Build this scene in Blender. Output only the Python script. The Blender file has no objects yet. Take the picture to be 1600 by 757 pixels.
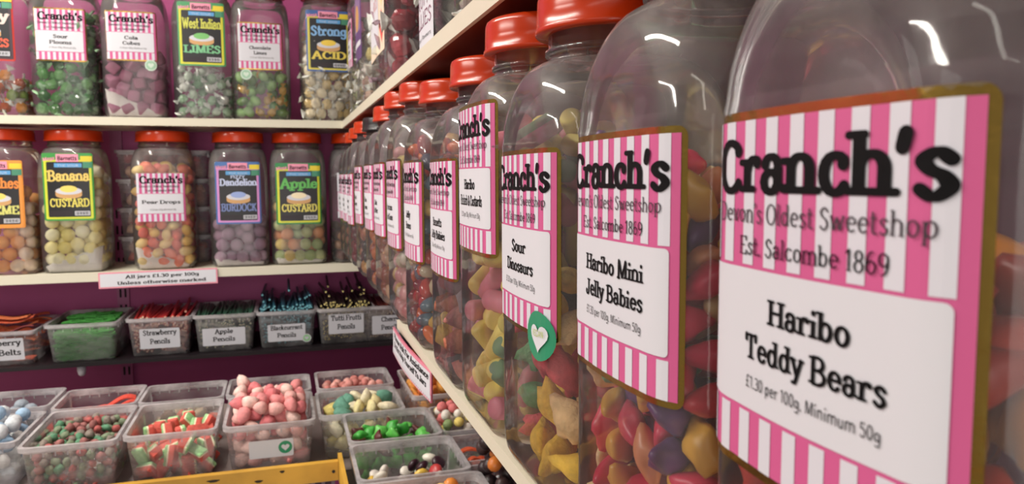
import bpy, math, random
import numpy as np
from mathutils import Matrix, Vector, Euler

random.seed(7)
rng = np.random.default_rng(7)
SC = bpy.context.scene
COL = SC.collection
U = 0.113            # one modelling unit in metres
EYE = 1.40           # height of the camera above the floor


def W(x, y, z):
    """modelling units (origin at the lens) to metres"""
    return Vector((x * U, y * U, EYE + z * U))


# ------------------------------------------------------------------ camera
cam_d = bpy.data.cameras.new('camera')
cam = bpy.data.objects.new('camera', cam_d)
COL.objects.link(cam)
RX = np.array([[0.9568, -0.0294, 0.2894], [-0.2908, -0.0812, 0.9533], [-0.0045, -0.9963, -0.0862]])
mw = Matrix(((RX[0][0], -RX[0][1], -RX[0][2], 0), (RX[1][0], -RX[1][1], -RX[1][2], 0),
             (RX[2][0], -RX[2][1], -RX[2][2], EYE), (0, 0, 0, 1)))
cam.matrix_world = mw
cam_d.sensor_width = 36
cam_d.lens = 36 * 1180 / 1600
cam_d.clip_start = 0.005
cam_d.dof.use_dof = True
cam_d.dof.focus_distance = 0.40
cam_d.dof.aperture_fstop = (cam_d.lens / 1000) / 0.0012
SC.camera = cam
SC.view_settings.view_transform = 'Standard'
SC.view_settings.look = 'None'
SC.view_settings.gamma = 1
SC.view_settings.use_curve_mapping = False
SC.view_settings.exposure = -0.20
SC.cycles.transparent_max_bounces = 40
SC.cycles.max_bounces = 10
SC.cycles.use_denoising = True

# ------------------------------------------------------------------ world and lights
world = bpy.data.worlds.new('shop_ambience')
SC.world = world
world.use_nodes = True
world.node_tree.nodes['Background'].inputs[0].default_value = (0.80, 0.76, 0.74, 1)
world.node_tree.nodes['Background'].inputs[1].default_value = 0.40


def area(name, loc, size, size_y, power, color, rot):
    d = bpy.data.lights.new(name, 'AREA')
    d.shape = 'RECTANGLE'
    d.size, d.size_y, d.energy, d.color = size, size_y, power, color
    o = bpy.data.objects.new(name, d)
    o.location = loc
    o.rotation_euler = rot
    COL.objects.link(o)
    return o


TUBES = [(-0.62, 0.95, 24), (-1.0, -0.9, 4), (-1.9, 0.85, 50)]
CEIL = 2.32
for (lx, ly, pw) in TUBES:
    area('tube_light', (lx, ly, CEIL - 0.09), 0.07, 1.25, pw, (1.0, 0.95, 0.86), (0, 0, 0))
# daylight from the shop window behind the photographer
area('window_daylight', (0.9, -2.2, 1.6), 1.2, 1.4, 13, (0.62, 0.74, 1.0), (math.radians(85), 0, math.radians(12)))
# fill light added behind the camera to brighten the end wall, no real source
area('added_fill_light', (-0.55, -2.4, 1.35), 1.5, 1.8, 34, (1.0, 0.95, 0.88), (math.radians(90), 0, 0))


# ------------------------------------------------------------------ helpers
def lin(c):
    return tuple(((v / 255) / 12.92 if v / 255 < .04045 else ((v / 255 + .055) / 1.055) ** 2.4) for v in c) + (1,)


MATS = {}


def mat(name, rgb, rough=.5, metal=0, spec=.5, bump=0, bscale=60, vary=0, vscale=20, coat=0, sss=0):
    if name in MATS:
        return MATS[name]
    m = bpy.data.materials.new(name)
    m.use_nodes = True
    nt = m.node_tree
    b = nt.nodes['Principled BSDF']
    c = lin(rgb)
    b.inputs['Base Color'].default_value = c
    b.inputs['Roughness'].default_value = rough
    b.inputs['Metallic'].default_value = metal
    b.inputs['Specular IOR Level'].default_value = spec
    b.inputs['Coat Weight'].default_value = coat
    if sss:
        b.inputs['Subsurface Weight'].default_value = sss
        b.inputs['Subsurface Radius'].default_value = (.008, .005, .004)
        b.inputs['Subsurface Scale'].default_value = 1.0
    if bump or vary:
        tc = nt.nodes.new('ShaderNodeTexCoord')
        if vary:
            n = nt.nodes.new('ShaderNodeTexNoise')
            n.inputs['Scale'].default_value = vscale
            n.inputs['Detail'].default_value = 5
            nt.links.new(tc.outputs['Object'], n.inputs['Vector'])
            r = nt.nodes.new('ShaderNodeMapRange')
            r.inputs[1].default_value, r.inputs[2].default_value = .3, .7
            r.inputs[3].default_value, r.inputs[4].default_value = 1 - vary, 1 + vary
            nt.links.new(n.outputs['Fac'], r.inputs[0])
            v = nt.nodes.new('ShaderNodeVectorMath')
            v.operation = 'SCALE'
            v.inputs[0].default_value = c[:3]
            nt.links.new(r.outputs[0], v.inputs['Scale'])
            nt.links.new(v.outputs[0], b.inputs['Base Color'])
        if bump:
            n = nt.nodes.new('ShaderNodeTexNoise')
            n.inputs['Scale'].default_value = bscale
            n.inputs['Detail'].default_value = 4
            nt.links.new(tc.outputs['Object'], n.inputs['Vector'])
            bn = nt.nodes.new('ShaderNodeBump')
            bn.inputs['Strength'].default_value = bump
            bn.inputs['Distance'].default_value = .002
            nt.links.new(n.outputs['Fac'], bn.inputs['Height'])
            nt.links.new(bn.outputs[0], b.inputs['Normal'])
    m['rgb'] = [int(v) for v in rgb]
    MATS[name] = m
    return m


def clear_mat(name, tint, haze, gloss_rough=.06, blend=.25, haze_col=(.75, .72, .72), hscale=(30, 30, 6), dust_sheen=0.0):
    """thin clear plastic: see-through sheet, fresnel gloss and a dusty, scratched film, with a painted sheen on shoulders"""
    m = bpy.data.materials.new(name)
    m.use_nodes = True
    nt = m.node_tree
    nt.nodes.clear()
    N = nt.nodes.new
    out = N('ShaderNodeOutputMaterial')
    tr = N('ShaderNodeBsdfTransparent')
    tr.inputs[0].default_value = tint + (1,)
    gl = N('ShaderNodeBsdfGlossy')
    gl.inputs['Roughness'].default_value = gloss_rough
    g2 = N('ShaderNodeBsdfGlossy')
    g2.inputs['Roughness'].default_value = .34
    gm = N('ShaderNodeMixShader')
    gm.inputs[0].default_value = .3
    nt.links.new(gl.outputs[0], gm.inputs[1])
    nt.links.new(g2.outputs[0], gm.inputs[2])
    df = N('ShaderNodeBsdfDiffuse')
    df.inputs[0].default_value = haze_col + (1,)
    tl = N('ShaderNodeBsdfTranslucent')
    tl.inputs[0].default_value = haze_col + (1,)
    hz = N('ShaderNodeMixShader')
    hz.inputs[0].default_value = .4
    nt.links.new(df.outputs[0], hz.inputs[1])
    nt.links.new(tl.outputs[0], hz.inputs[2])
    tc = N('ShaderNodeTexCoord')
    mp = N('ShaderNodeMapping')
    mp.inputs['Scale'].default_value = hscale
    no = N('ShaderNodeTexNoise')
    no.inputs['Scale'].default_value = 1.0
    no.inputs['Detail'].default_value = 8
    no.inputs['Roughness'].default_value = .65
    nt.links.new(tc.outputs['Object'], mp.inputs[0])
    nt.links.new(mp.outputs[0], no.inputs['Vector'])
    mr = N('ShaderNodeMapRange')
    mr.inputs[1].default_value, mr.inputs[2].default_value = .35, .75
    mr.inputs[3].default_value, mr.inputs[4].default_value = haze * .35, haze * 1.9
    nt.links.new(no.outputs['Fac'], mr.inputs[0])
    m1 = N('ShaderNodeMixShader')
    ge = N('ShaderNodeNewGeometry')
    sx = N('ShaderNodeSeparateXYZ')
    nt.links.new(ge.outputs['True Normal'], sx.inputs[0])
    ab = N('ShaderNodeMath')
    ab.operation = 'ABSOLUTE'
    nt.links.new(sx.outputs[2], ab.inputs[0])
    du = N('ShaderNodeMath')
    du.operation = 'MULTIPLY_ADD'
    du.inputs[1].default_value = dust_sheen  # silvery reflections on the shoulders painted in as extra haze on sloping faces
    du.inputs[2].default_value = 1.0
    nt.links.new(ab.outputs[0], du.inputs[0])
    mu = N('ShaderNodeMath')
    mu.operation = 'MULTIPLY'
    nt.links.new(mr.outputs[0], mu.inputs[0])
    nt.links.new(du.outputs[0], mu.inputs[1])
    nt.links.new(mu.outputs[0], m1.inputs[0])
    nt.links.new(tr.outputs[0], m1.inputs[1])
    nt.links.new(hz.outputs[0], m1.inputs[2])
    lw = N('ShaderNodeLayerWeight')
    lw.inputs['Blend'].default_value = blend
    bn = N('ShaderNodeBump')
    bn.inputs['Strength'].default_value = .25
    bn.inputs['Distance'].default_value = .0015
    n2 = N('ShaderNodeTexNoise')
    n2.inputs['Scale'].default_value = 35
    n2.inputs['Detail'].default_value = 2
    nt.links.new(tc.outputs['Object'], n2.inputs['Vector'])
    nt.links.new(n2.outputs['Fac'], bn.inputs['Height'])
    nt.links.new(bn.outputs[0], gl.inputs['Normal'])
    m2 = N('ShaderNodeMixShader')
    nt.links.new(lw.outputs['Fresnel'], m2.inputs[0])
    nt.links.new(m1.outputs[0], m2.inputs[1])
    nt.links.new(gm.outputs[0], m2.inputs[2])
    nt.links.new(m2.outputs[0], out.inputs[0])
    MATS[name] = m
    return m


JAR = clear_mat('jar_plastic', (.975, .97, .97), .07, .045, .30, dust_sheen=3.4)
TUB = clear_mat('tub_plastic', (.93, .93, .94), .28, .18, .2, (.80, .78, .80), (12, 12, 30))
TUBRIM = clear_mat('tub_rim_plastic', (.93, .93, .94), .62, .18, .24, (.80, .78, .80), (12, 12, 30))
FILM = clear_mat('cellophane', (.97, .97, .97), .10, .08, .35)


class MB:
    def __init__(s):
        s.v, s.f, s.m = [], [], []

    def add(s, vs, fs, mi=0):
        o = len(s.v)
        s.v += [tuple(p) for p in vs]
        s.f += [tuple(i + o for i in f) for f in fs]
        s.m += [mi] * len(fs)

    def box(s, x0, x1, y0, y1, z0, z1, mi=0):
        s.add([(x, y, z) for z in (z0, z1) for y in (y0, y1) for x in (x0, x1)],
              [(0, 2, 3, 1), (4, 5, 7, 6), (0, 1, 5, 4), (2, 6, 7, 3), (0, 4, 6, 2), (1, 3, 7, 5)], mi)

    def loft(s, rings, cap0=True, cap1=True, mi=0):
        n = len(rings[0])
        vs = [p for r in rings for p in r]
        fs = []
        for k in range(len(rings) - 1):
            for i in range(n):
                j = (i + 1) % n
                fs.append((k * n + i, k * n + j, (k + 1) * n + j, (k + 1) * n + i))
        if cap0:
            fs.append(tuple(range(n - 1, -1, -1)))
        if cap1:
            fs.append(tuple((len(rings) - 1) * n + i for i in range(n)))
        s.add(vs, fs, mi)

    def mesh(s, name, mats, smooth=False, scale=U, sharp=None):
        me = bpy.data.meshes.new(name)
        me.from_pydata([(x * scale, y * scale, z * scale) for x, y, z in s.v], [], s.f)
        for m in (mats if isinstance(mats, (list, tuple)) else [mats]):
            me.materials.append(m)
        me.polygons.foreach_set('material_index', s.m)
        if smooth:
            me.polygons.foreach_set('use_smooth', [True] * len(me.polygons))
            if sharp:
                me.set_sharp_from_angle(angle=math.radians(sharp))
        me.update()
        return me


def obj(name, me, parent=None, loc=None, rot=None):
    o = bpy.data.objects.new(name, me)
    COL.objects.link(o)
    if parent is not None:
        o.parent = parent
    if loc is not None:
        o.location = loc
    if rot is not None:
        o.rotation_euler = rot
    return o


def tag(o, label=None, cat=None, group=None, kind=None):
    for k, v in (('label', label), ('category', cat), ('group', group), ('kind', kind)):
        if v:
            o[k] = v
    return o


def thing(name, label, cat, loc, rotz=0, group=None):
    o = bpy.data.objects.new(name, None)
    o.empty_display_size = .02
    COL.objects.link(o)
    o.location = loc
    o.rotation_euler = (0, 0, rotz)
    return tag(o, label, cat, group)


def rrect(hw, hd, rc, z, per=8, side=5, bulge=0.0):
    """rounded rectangle ring, counter-clockwise, starting on the front (-y) side"""
    rc = min(rc, hw, hd)
    pts = []
    cs = [(hw - rc, -(hd - rc), -90), (hw - rc, hd - rc, 0), (-(hw - rc), hd - rc, 90), (-(hw - rc), -(hd - rc), 180)]
    for k, (cx, cy, a0) in enumerate(cs):
        for i in range(per + 1):
            a = math.radians(a0 + 90 * i / per)
            pts.append((cx + rc * math.cos(a), cy + rc * math.sin(a), z))
        nx, ny, na = cs[(k + 1) % 4]
        p = pts[-1]
        a = math.radians(na)
        q = (nx + rc * math.cos(a), ny + rc * math.sin(a), z)
        a2 = math.radians(a0 + 90)
        for i in range(1, side):
            t = i / side
            b = bulge * math.sin(math.pi * t)
            pts.append((p[0] + (q[0] - p[0]) * t + b * math.cos(a2), p[1] + (q[1] - p[1]) * t + b * math.sin(a2), z))
    return pts


# ------------------------------------------------------------------ stroke lettering
def Lc(*p):
    return [tuple(p[i:i + 2]) for i in range(0, len(p), 2)]


def Ar(cx, cy, rx, ry, a0, a1, n=14):
    return [(cx + rx * math.cos(math.radians(a0 + (a1 - a0) * i / n)), cy + ry * math.sin(math.radians(a0 + (a1 - a0) * i / n))) for i in range(n + 1)]


def Sp(*p):
    """smooth curve through points"""
    P = [tuple(p[i:i + 2]) for i in range(0, len(p), 2)]
    Q = [P[0]] + P + [P[-1]]
    out = []
    for k in range(1, len(Q) - 2):
        a, b, c, d = Q[k - 1], Q[k], Q[k + 1], Q[k + 2]
        for i in range(6):
            t = i / 6
            out.append(tuple(.5 * (2 * b[j] + (c[j] - a[j]) * t + (2 * a[j] - 5 * b[j] + 4 * c[j] - d[j]) * t * t + (3 * b[j] - a[j] - 3 * c[j] + d[j]) * t ** 3) for j in (0, 1)))
    out.append(P[-1])
    return out


# stems are ('V', x, y0, y1, serif_bottom, serif_top); serif 0 none 1 both 2 left 3 right; dots are ('D', x, y)
G = {
    'a': (.50, [Ar(.23, .34, .13, .13, 20, 165), ('V', .36, .03, .34, 3, 0), Ar(.22, .14, .14, .13, 0, 360)]),
    'b': (.52, [('V', .11, .02, .72, 0, 2), Ar(.27, .24, .16, .22, 0, 360)]),
    'c': (.47, [Ar(.26, .24, .17, .22, 45, 320), ('D', .37, .36)]),
    'd': (.54, [('V', .41, .02, .72, 3, 2), Ar(.25, .24, .16, .22, 0, 360)]),
    'e': (.49, [Lc(.1, .26, .4, .26), Ar(.26, .24, .17, .22, 5, 318)]),
    'f': (.34, [('V', .15, .0, .56, 1, 0), Ar(.28, .57, .13, .14, 40, 180), Lc(.04, .46, .3, .46)]),
    'g': (.52, [Ar(.24, .26, .16, .19, 0, 360), Lc(.41, .44, .41, -.06), Ar(.25, -.06, .16, .13, 0, -150)]),
    'h': (.56, [('V', .11, 0, .72, 1, 2), Ar(.27, .29, .16, .17, 0, 165), ('V', .43, 0, .3, 1, 0)]),
    'i': (.26, [('V', .13, 0, .45, 1, 2), ('D', .13, .64)]),
    'j': (.26, [('V', .15, -.06, .45, 0, 2), Ar(.04, -.06, .11, .12, 0, -100), ('D', .15, .64)]),
    'k': (.54, [('V', .11, 0, .72, 1, 2), Lc(.14, .2, .4, .45), Lc(.22, .28, .43, .01), Lc(.37, 0, .5, 0), Lc(.32, .45, .46, .45)]),
    'l': (.26, [('V', .13, 0, .72, 1, 2)]),
    'm': (.82, [('V', .11, 0, .45, 1, 2), Ar(.26, .29, .15, .17, 0, 165), ('V', .41, 0, .3, 1, 0), Ar(.56, .29, .15, .17, 0, 165), ('V', .71, 0, .3, 1, 0)]),
    'n': (.56, [('V', .11, 0, .45, 1, 2), Ar(.27, .29, .16, .17, 0, 165), ('V', .43, 0, .3, 1, 0)]),
    'o': (.51, [Ar(.255, .24, .17, .22, 0, 360)]),
    'p': (.54, [('V', .11, -.2, .45, 1, 2), Ar(.28, .24, .16, .22, 0, 360)]),
    'q': (.54, [('V', .41, -.2, .45, 1, 0), Ar(.25, .24, .16, .22, 0, 360)]),
    'r': (.42, [('V', .12, 0, .45, 1, 2), Ar(.28, .26, .15, .19, 60, 165), ('D', .34, .4)]),
    's': (.43, [Sp(.35, .38, .24, .46, .11, .38, .17, .28, .29, .21, .34, .1, .21, 0, .08, .08)]),
    't': (.36, [Lc(.15, .64, .15, .1), Ar(.26, .11, .11, .1, 180, 310), Lc(.04, .46, .31, .46)]),
    'u': (.54, [('V', .11, .15, .45, 0, 2), Ar(.26, .16, .15, .15, 180, 360), ('V', .41, .02, .45, 3, 2)]),
    'v': (.48, [Lc(.07, .45, .23, .02), Lc(.24, .02, .4, .45), Lc(.0, .45, .16, .45), Lc(.33, .45, .47, .45)]),
    'w': (.70, [Lc(.07, .45, .2, .02), Lc(.21, .02, .34, .42), Lc(.34, .42, .47, .02), Lc(.48, .02, .62, .45), Lc(.0, .45, .15, .45), Lc(.55, .45, .7, .45)]),
    'x': (.48, [Lc(.07, .45, .41, .01), Lc(.4, .45, .07, .01)]),
    'y': (.50, [Lc(.07, .45, .25, .02), Sp(.42, .45, .27, .04, .18, -.16, .08, -.16), Lc(.0, .45, .17, .45), Lc(.35, .45, .49, .45)]),
    'z': (.44, [Lc(.08, .44, .37, .44), Lc(.36, .44, .08, .02), Lc(.07, .02, .38, .02)]),
    'A': (.68, [Lc(.08, 0, .33, .7), Lc(.34, .7, .58, 0), Lc(.18, .24, .48, .24), Lc(.0, 0, .18, 0), Lc(.48, 0, .68, 0)]),
    'B': (.62, [('V', .13, 0, .7, 2, 2), Ar(.28, .53, .2, .165, -90, 90), Ar(.28, .18, .26, .18, -90, 90), Lc(.13, .69, .28, .69), Lc(.13, .36, .28, .36), Lc(.13, .0, .28, .0)]),
    'C': (.64, [Ar(.35, .35, .26, .345, 42, 318), ('D', .53, .56)]),
    'D': (.68, [('V', .13, 0, .7, 2, 2), Ar(.28, .35, .31, .345, -90, 90), Lc(.13, .69, .28, .69), Lc(.13, 0, .28, 0)]),
    'E': (.58, [('V', .13, 0, .7, 2, 2), Lc(.13, .69, .5, .69), Lc(.13, .36, .4, .36), Lc(.13, .01, .52, .01), Lc(.5, .69, .5, .56), Lc(.52, .01, .52, .14)]),
    'F': (.54, [('V', .13, 0, .7, 1, 2), Lc(.13, .69, .5, .69), Lc(.13, .36, .4, .36), Lc(.5, .69, .5, .56)]),
    'G': (.68, [Ar(.35, .35, .27, .345, 42, 318), ('V', .55, .05, .3, 0, 1)]),
    'H': (.70, [('V', .14, 0, .7, 1, 1), ('V', .56, 0, .7, 1, 1), Lc(.14, .36, .56, .36)]),
    'I': (.30, [('V', .15, 0, .7, 1, 1)]),
    'J': (.48, [('V', .32, .15, .7, 0, 1), Ar(.18, .16, .14, .16, 0, -170), ('D', .07, .17)]),
    'K': (.66, [('V', .14, 0, .7, 1, 1), Lc(.16, .3, .52, .69), Lc(.28, .42, .55, .01), Lc(.46, 0, .65, 0)]),
    'L': (.56, [('V', .13, 0, .7, 2, 1), Lc(.13, .01, .5, .01), Lc(.5, .01, .5, .15)]),
    'M': (.82, [Lc(.13, 0, .15, .7), Lc(.17, .7, .4, .05), Lc(.42, .05, .66, .7), ('V', .68, 0, .7, 1, 0), Lc(.04, 0, .22, 0)]),
    'N': (.70, [Lc(.14, 0, .14, .7), Lc(.14, .7, .55, .02), Lc(.56, 0, .56, .7), Lc(.05, 0, .24, 0), Lc(.46, .7, .65, .7)]),
    'O': (.70, [Ar(.35, .35, .27, .345, 0, 360)]),
    'P': (.58, [('V', .13, 0, .7, 1, 2), Ar(.28, .51, .22, .185, -90, 90), Lc(.13, .69, .28, .69), Lc(.13, .33, .28, .33)]),
    'R': (.66, [('V', .13, 0, .7, 1, 2), Ar(.28, .52, .21, .175, -90, 90), Lc(.13, .69, .28, .69), Lc(.13, .35, .28, .35), Lc(.3, .35, .54, .01), Lc(.48, 0, .64, 0)]),
    'S': (.54, [Sp(.45, .56, .3, .69, .13, .57, .2, .42, .37, .31, .43, .14, .27, 0, .09, .12)]),
    'T': (.62, [('V', .31, 0, .7, 1, 0), Lc(.07, .69, .55, .69), Lc(.07, .69, .07, .55), Lc(.55, .69, .55, .55)]),
    'U': (.68, [('V', .14, .2, .7, 0, 1), Ar(.34, .22, .2, .22, 180, 360), ('V', .54, .2, .7, 0, 1)]),
    'V': (.64, [Lc(.1, .7, .31, .02), Lc(.33, .02, .54, .7), Lc(.0, .7, .2, .7), Lc(.44, .7, .64, .7)]),
    'W': (.90, [Lc(.1, .7, .27, .02), Lc(.28, .02, .45, .65), Lc(.45, .65, .62, .02), Lc(.63, .02, .8, .7), Lc(.0, .7, .2, .7), Lc(.7, .7, .9, .7)]),
    'Y': (.62, [Lc(.08, .7, .3, .35), Lc(.54, .7, .31, .35), ('V', .31, 0, .35, 1, 0)]),
    'Z': (.58, [Lc(.1, .69, .5, .69), Lc(.49, .69, .1, .02), Lc(.09, .01, .52, .01)]),
    '0': (.50, [Ar(.25, .35, .17, .34, 0, 360)]),
    '1': (.36, [('V', .2, 0, .7, 1, 0), Lc(.08, .58, .2, .69)]),
    '3': (.48, [Ar(.22, .52, .15, .16, 150, -90), Ar(.22, .18, .18, .18, 90, -150)]),
    '5': (.48, [Lc(.12, .68, .4, .68), Lc(.12, .68, .11, .4), Ar(.23, .22, .17, .22, 130, -150)]),
    '6': (.50, [Ar(.26, .21, .17, .2, 0, 360), Ar(.3, .3, .21, .39, 80, 180)]),
    '8': (.50, [Ar(.25, .52, .14, .16, 0, 360), Ar(.25, .18, .17, .18, 0, 360)]),
    '9': (.50, [Ar(.24, .48, .17, .2, 0, 360), Ar(.2, .4, .21, .39, 0, -100)]),
    '£': (.52, [Ar(.3, .52, .14, .17, 25, 180), Lc(.16, .52, .18, .02), Lc(.06, .34, .34, .34), Lc(.06, .02, .44, .02)]),
    "'": (.18, [Lc(.1, .66, .07, .52), ('D', .1, .66)]),
    '.': (.22, [('D', .1, .03)]),
    '&': (.62, [Sp(.55, .3, .42, .08, .24, 0, .1, .16, .34, .44, .3, .66, .17, .6, .22, .42, .55, .02)]),
    ' ': (.24, []),
}
STY = {  # vertical stroke, horizontal stroke, serif half length, serif thickness, dot radius
    'cooper': (.175, .10, .15, .095, .075),
    'times': (.085, .04, .085, .035, .05),
    'clarendon': (.14, .088, .125, .075, .07),
    'arial': (.075, .065, 0, 0, .05),
    'block': (.15, .12, .05, .1, .07),
}


def stroke(mb, pts, tv, th, fn, caps, mi):
    n = len(pts)
    if n < 2:
        return
    Lp, Rp = [], []
    closed = math.dist(pts[0], pts[-1]) < 1e-6
    for i in range(n):
        a = pts[i - 1] if i else (pts[-2] if closed else pts[0])
        b = pts[i + 1] if i < n - 1 else (pts[1] if closed else pts[-1])
        dx, dy = b[0] - a[0], b[1] - a[1]
        l = math.hypot(dx, dy) or 1
        dx, dy = dx / l, dy / l
        h = .5 * (th + (tv - th) * abs(dy) ** 1.3)
        Lp.append((pts[i][0] - dy * h, pts[i][1] + dx * h))
        Rp.append((pts[i][0] + dy * h, pts[i][1] - dx * h))
    mb.add([fn(*p) for p in Lp + Rp], [(i, i + 1, n + i + 1, n + i) for i in range(n - 1)], mi)
    if caps and not closed:
        for e in (0, -1):
            c = pts[e]
            r = .5 * math.dist(Lp[e], Rp[e])
            mb.add([fn(c[0] + r * math.cos(t * math.pi / 5), c[1] + r * math.sin(t * math.pi / 5)) for t in range(10)], [tuple(range(10))], mi)


def text(mb, s, x0, x1, yb, cap, style, fn, off, mi=0, caps=True, slant=0):
    """lettering s stretched from x0 to x1 on baseline yb, capitals cap high, laid on the surface fn(x, y, off)"""
    tv, th, sl, sth, dr = STY[style]
    adv = sum(G[c][0] for c in s)
    sx, sy = (x1 - x0) / adv, cap / .7
    px = 0
    for c in s:
        w, sts = G[c]

        def f(x, y, px=px):
            X = x0 + (px + x) * sx
            return fn(X, yb + y * sy + slant * (X - x0), off)
        for st in sts:
            if st[0] == 'V':
                _, x, y0, y1, sb, stp = st
                stroke(mb, [(x, y0), (x, (y0 + y1) / 2), (x, y1)], tv, th, f, caps and not sl, mi)
                if sl:
                    for y, k, q in ((y0, sb, 1), (y1, stp, -1)):
                        if k:
                            yy = y + q * sth * .45
                            stroke(mb, [(x - (sl if k in (1, 2) else tv * .4), yy), (x, yy), (x + (sl if k in (1, 3) else tv * .4), yy)], sth, sth, f, caps, mi)
                        else:
                            stroke(mb, [(x - .01, y), (x + .01, y)], tv * .5, tv * .5, f, True, mi)
            elif st[0] == 'D':
                if dr and not (style in ('times', 'arial') and c in 'crCJ'):
                    mb.add([f(st[1] + dr * 1.15 * math.cos(t * .6283), st[2] + dr * 1.15 * math.sin(t * .6283)) for t in range(10)], [tuple(range(10))], mi)
            else:
                if not sl and len(st) == 2 and c in 'AkvwyKMNUVWT' and abs(st[0][1] - st[1][1]) < 1e-6 and c != 'T' and abs(st[0][0] - st[1][0]) < .22:
                    continue
                stroke(mb, st, tv, th, f, caps, mi)
        px += w


# ------------------------------------------------------------------ common materials
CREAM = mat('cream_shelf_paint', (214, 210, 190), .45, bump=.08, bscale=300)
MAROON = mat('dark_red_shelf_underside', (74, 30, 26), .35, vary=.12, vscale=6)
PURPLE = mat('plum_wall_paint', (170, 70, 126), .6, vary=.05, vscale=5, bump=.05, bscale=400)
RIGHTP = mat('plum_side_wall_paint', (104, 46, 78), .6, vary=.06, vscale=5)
BLACK = mat('black_print', (8, 8, 10), .7, spec=.15)
GREYP = mat('grey_print', (66, 58, 64), .7, spec=.15)
WHITE = mat('white_paper', (208, 210, 217), .6, spec=.25)
LWHITE = mat('white_label_stripe', (208, 209, 218), .5, spec=.3)
LPINK = mat('pink_label_stripe', (200, 92, 142), .5, spec=.3)
GOLD = mat('gold_foil', (172, 140, 68), .22, metal=.95, bump=.5, bscale=60)
LIDR = mat('red_lid_plastic', (182, 52, 14), .22, spec=.4, vary=.04, vscale=30)
LIDK = mat('black_lid_plastic', (22, 22, 24), .35)
SUGAR = mat('white_sugar', (232, 228, 222), .8, bump=.3, bscale=600)
GREENS = mat('green_sticker', (44, 142, 104), .4)
LIME = mat('lime_print', (170, 190, 60), .5)
STEEL = mat('grey_standard', (158, 74, 122), .45)


# ------------------------------------------------------------------ room
def slab(name, x0, x1, y0, y1, z0, z1, m, kind='structure'):
    b = MB()
    c = ((x0 + x1) / 2, (y0 + y1) / 2, (z0 + z1) / 2)
    b.box(x0 - c[0], x1 - c[0], y0 - c[1], y1 - c[1], z0 - c[2], z1 - c[2])
    o = obj(name, b.mesh(name, m), loc=W(*c))
    if kind:
        o['kind'] = kind
    return o


D = 15.0             # front edge of the shelves on the end wall
YW = 16.85            # end wall
XR = 2.55            # side wall behind the near jars
ZF = -EYE / U
ZC = (CEIL - EYE) / U
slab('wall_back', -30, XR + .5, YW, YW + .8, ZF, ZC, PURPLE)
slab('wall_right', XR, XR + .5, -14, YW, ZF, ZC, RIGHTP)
slab('floor', -30, XR + .5, -20, YW + .8, ZF - .4, ZF, mat('floor_boards', (168, 146, 122), .5, vary=.2, vscale=3))
slab('ceiling', -30, XR + .5, -20, YW + .8, ZC, ZC + .4, mat('ceiling_paint', (236, 234, 228), .7))
for i, (lx, ly, pw) in enumerate(TUBES):
    t = thing('ceiling_light', ['white fluorescent batten on the ceiling nearest the jar row', 'white fluorescent batten on the ceiling behind the photographer', 'white fluorescent batten on the ceiling farthest from the jar row'][i], 'light', (lx, ly, CEIL))
    b = MB()
    b.box(-.55, .55, -5.6, 5.6, -.5, 0)
    obj('housing', b.mesh('housing', mat('lamp_housing', (235, 235, 235), .4)), t)


# ------------------------------------------------------------------ shelves
def shelf(name, label, x0, x1, y0, y1, z0, z1, front, board_m, edge_m, lip=.0):
    """board plus a separate front edge strip; front is 'x' (faces the aisle) or 'y' (faces the shop)"""
    t = thing(name, label, 'shelf', W((x0 + x1) / 2, (y0 + y1) / 2, z0))
    mx, my = (x0 + x1) / 2, (y0 + y1) / 2
    b = MB()
    e = MB()
    w = .03
    if front == 'x':
        b.box(x0 + w - mx, x1 - mx, y0 - my, y1 - my, 0, z1 - z0)
        e.box(x0 - mx, x0 + w - mx, y0 - my, y1 - my, 0, z1 - z0 + lip)
    else:
        b.box(x0 - mx, x1 - mx, y0 + w - my, y1 - my, 0, z1 - z0)
        e.box(x0 - mx, x1 - mx, y0 - my, y0 + w - my, 0, z1 - z0 + lip)
    obj('board', b.mesh('board', board_m), t)
    obj('edge_strip', e.mesh('edge_strip', edge_m), t)
    return t


XS, XL = 1.146, 1.03
ZU0, ZU1 = .9465, 1.075
ZL0, ZL1 = -1.46, -1.378
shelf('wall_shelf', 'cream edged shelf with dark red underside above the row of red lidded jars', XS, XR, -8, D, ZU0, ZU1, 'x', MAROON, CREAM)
shelf('wall_shelf', 'cream shelf carrying the long row of sweet jars beside the camera', XL, XR, -8, 7.25, ZL0, ZL1, 'x', CREAM, CREAM)
shelf('wall_shelf', 'far set-back shelf carrying the jars past the hanging pink card', 1.27, XR, 7.25, 14.5, ZL0, ZL1, 'x', CREAM, CREAM)
shelf('wall_shelf', 'upper white shelf on the plum end wall', -9, XR, D, YW, .9465, 1.09, 'y', CREAM, CREAM)
shelf('wall_shelf', 'lower white shelf on the plum end wall carrying red lidded jars', -9, XR, D, YW, -1.84, -1.68, 'y', CREAM, CREAM)
BLK = mat('black_shelf_laminate', (26, 20, 24), .4)
shelf('wall_shelf', 'thin black shelf holding tubs of candy pencils', -9, XR, D - .12, YW, -3.345, -3.275, 'y', BLK, BLK)

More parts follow.
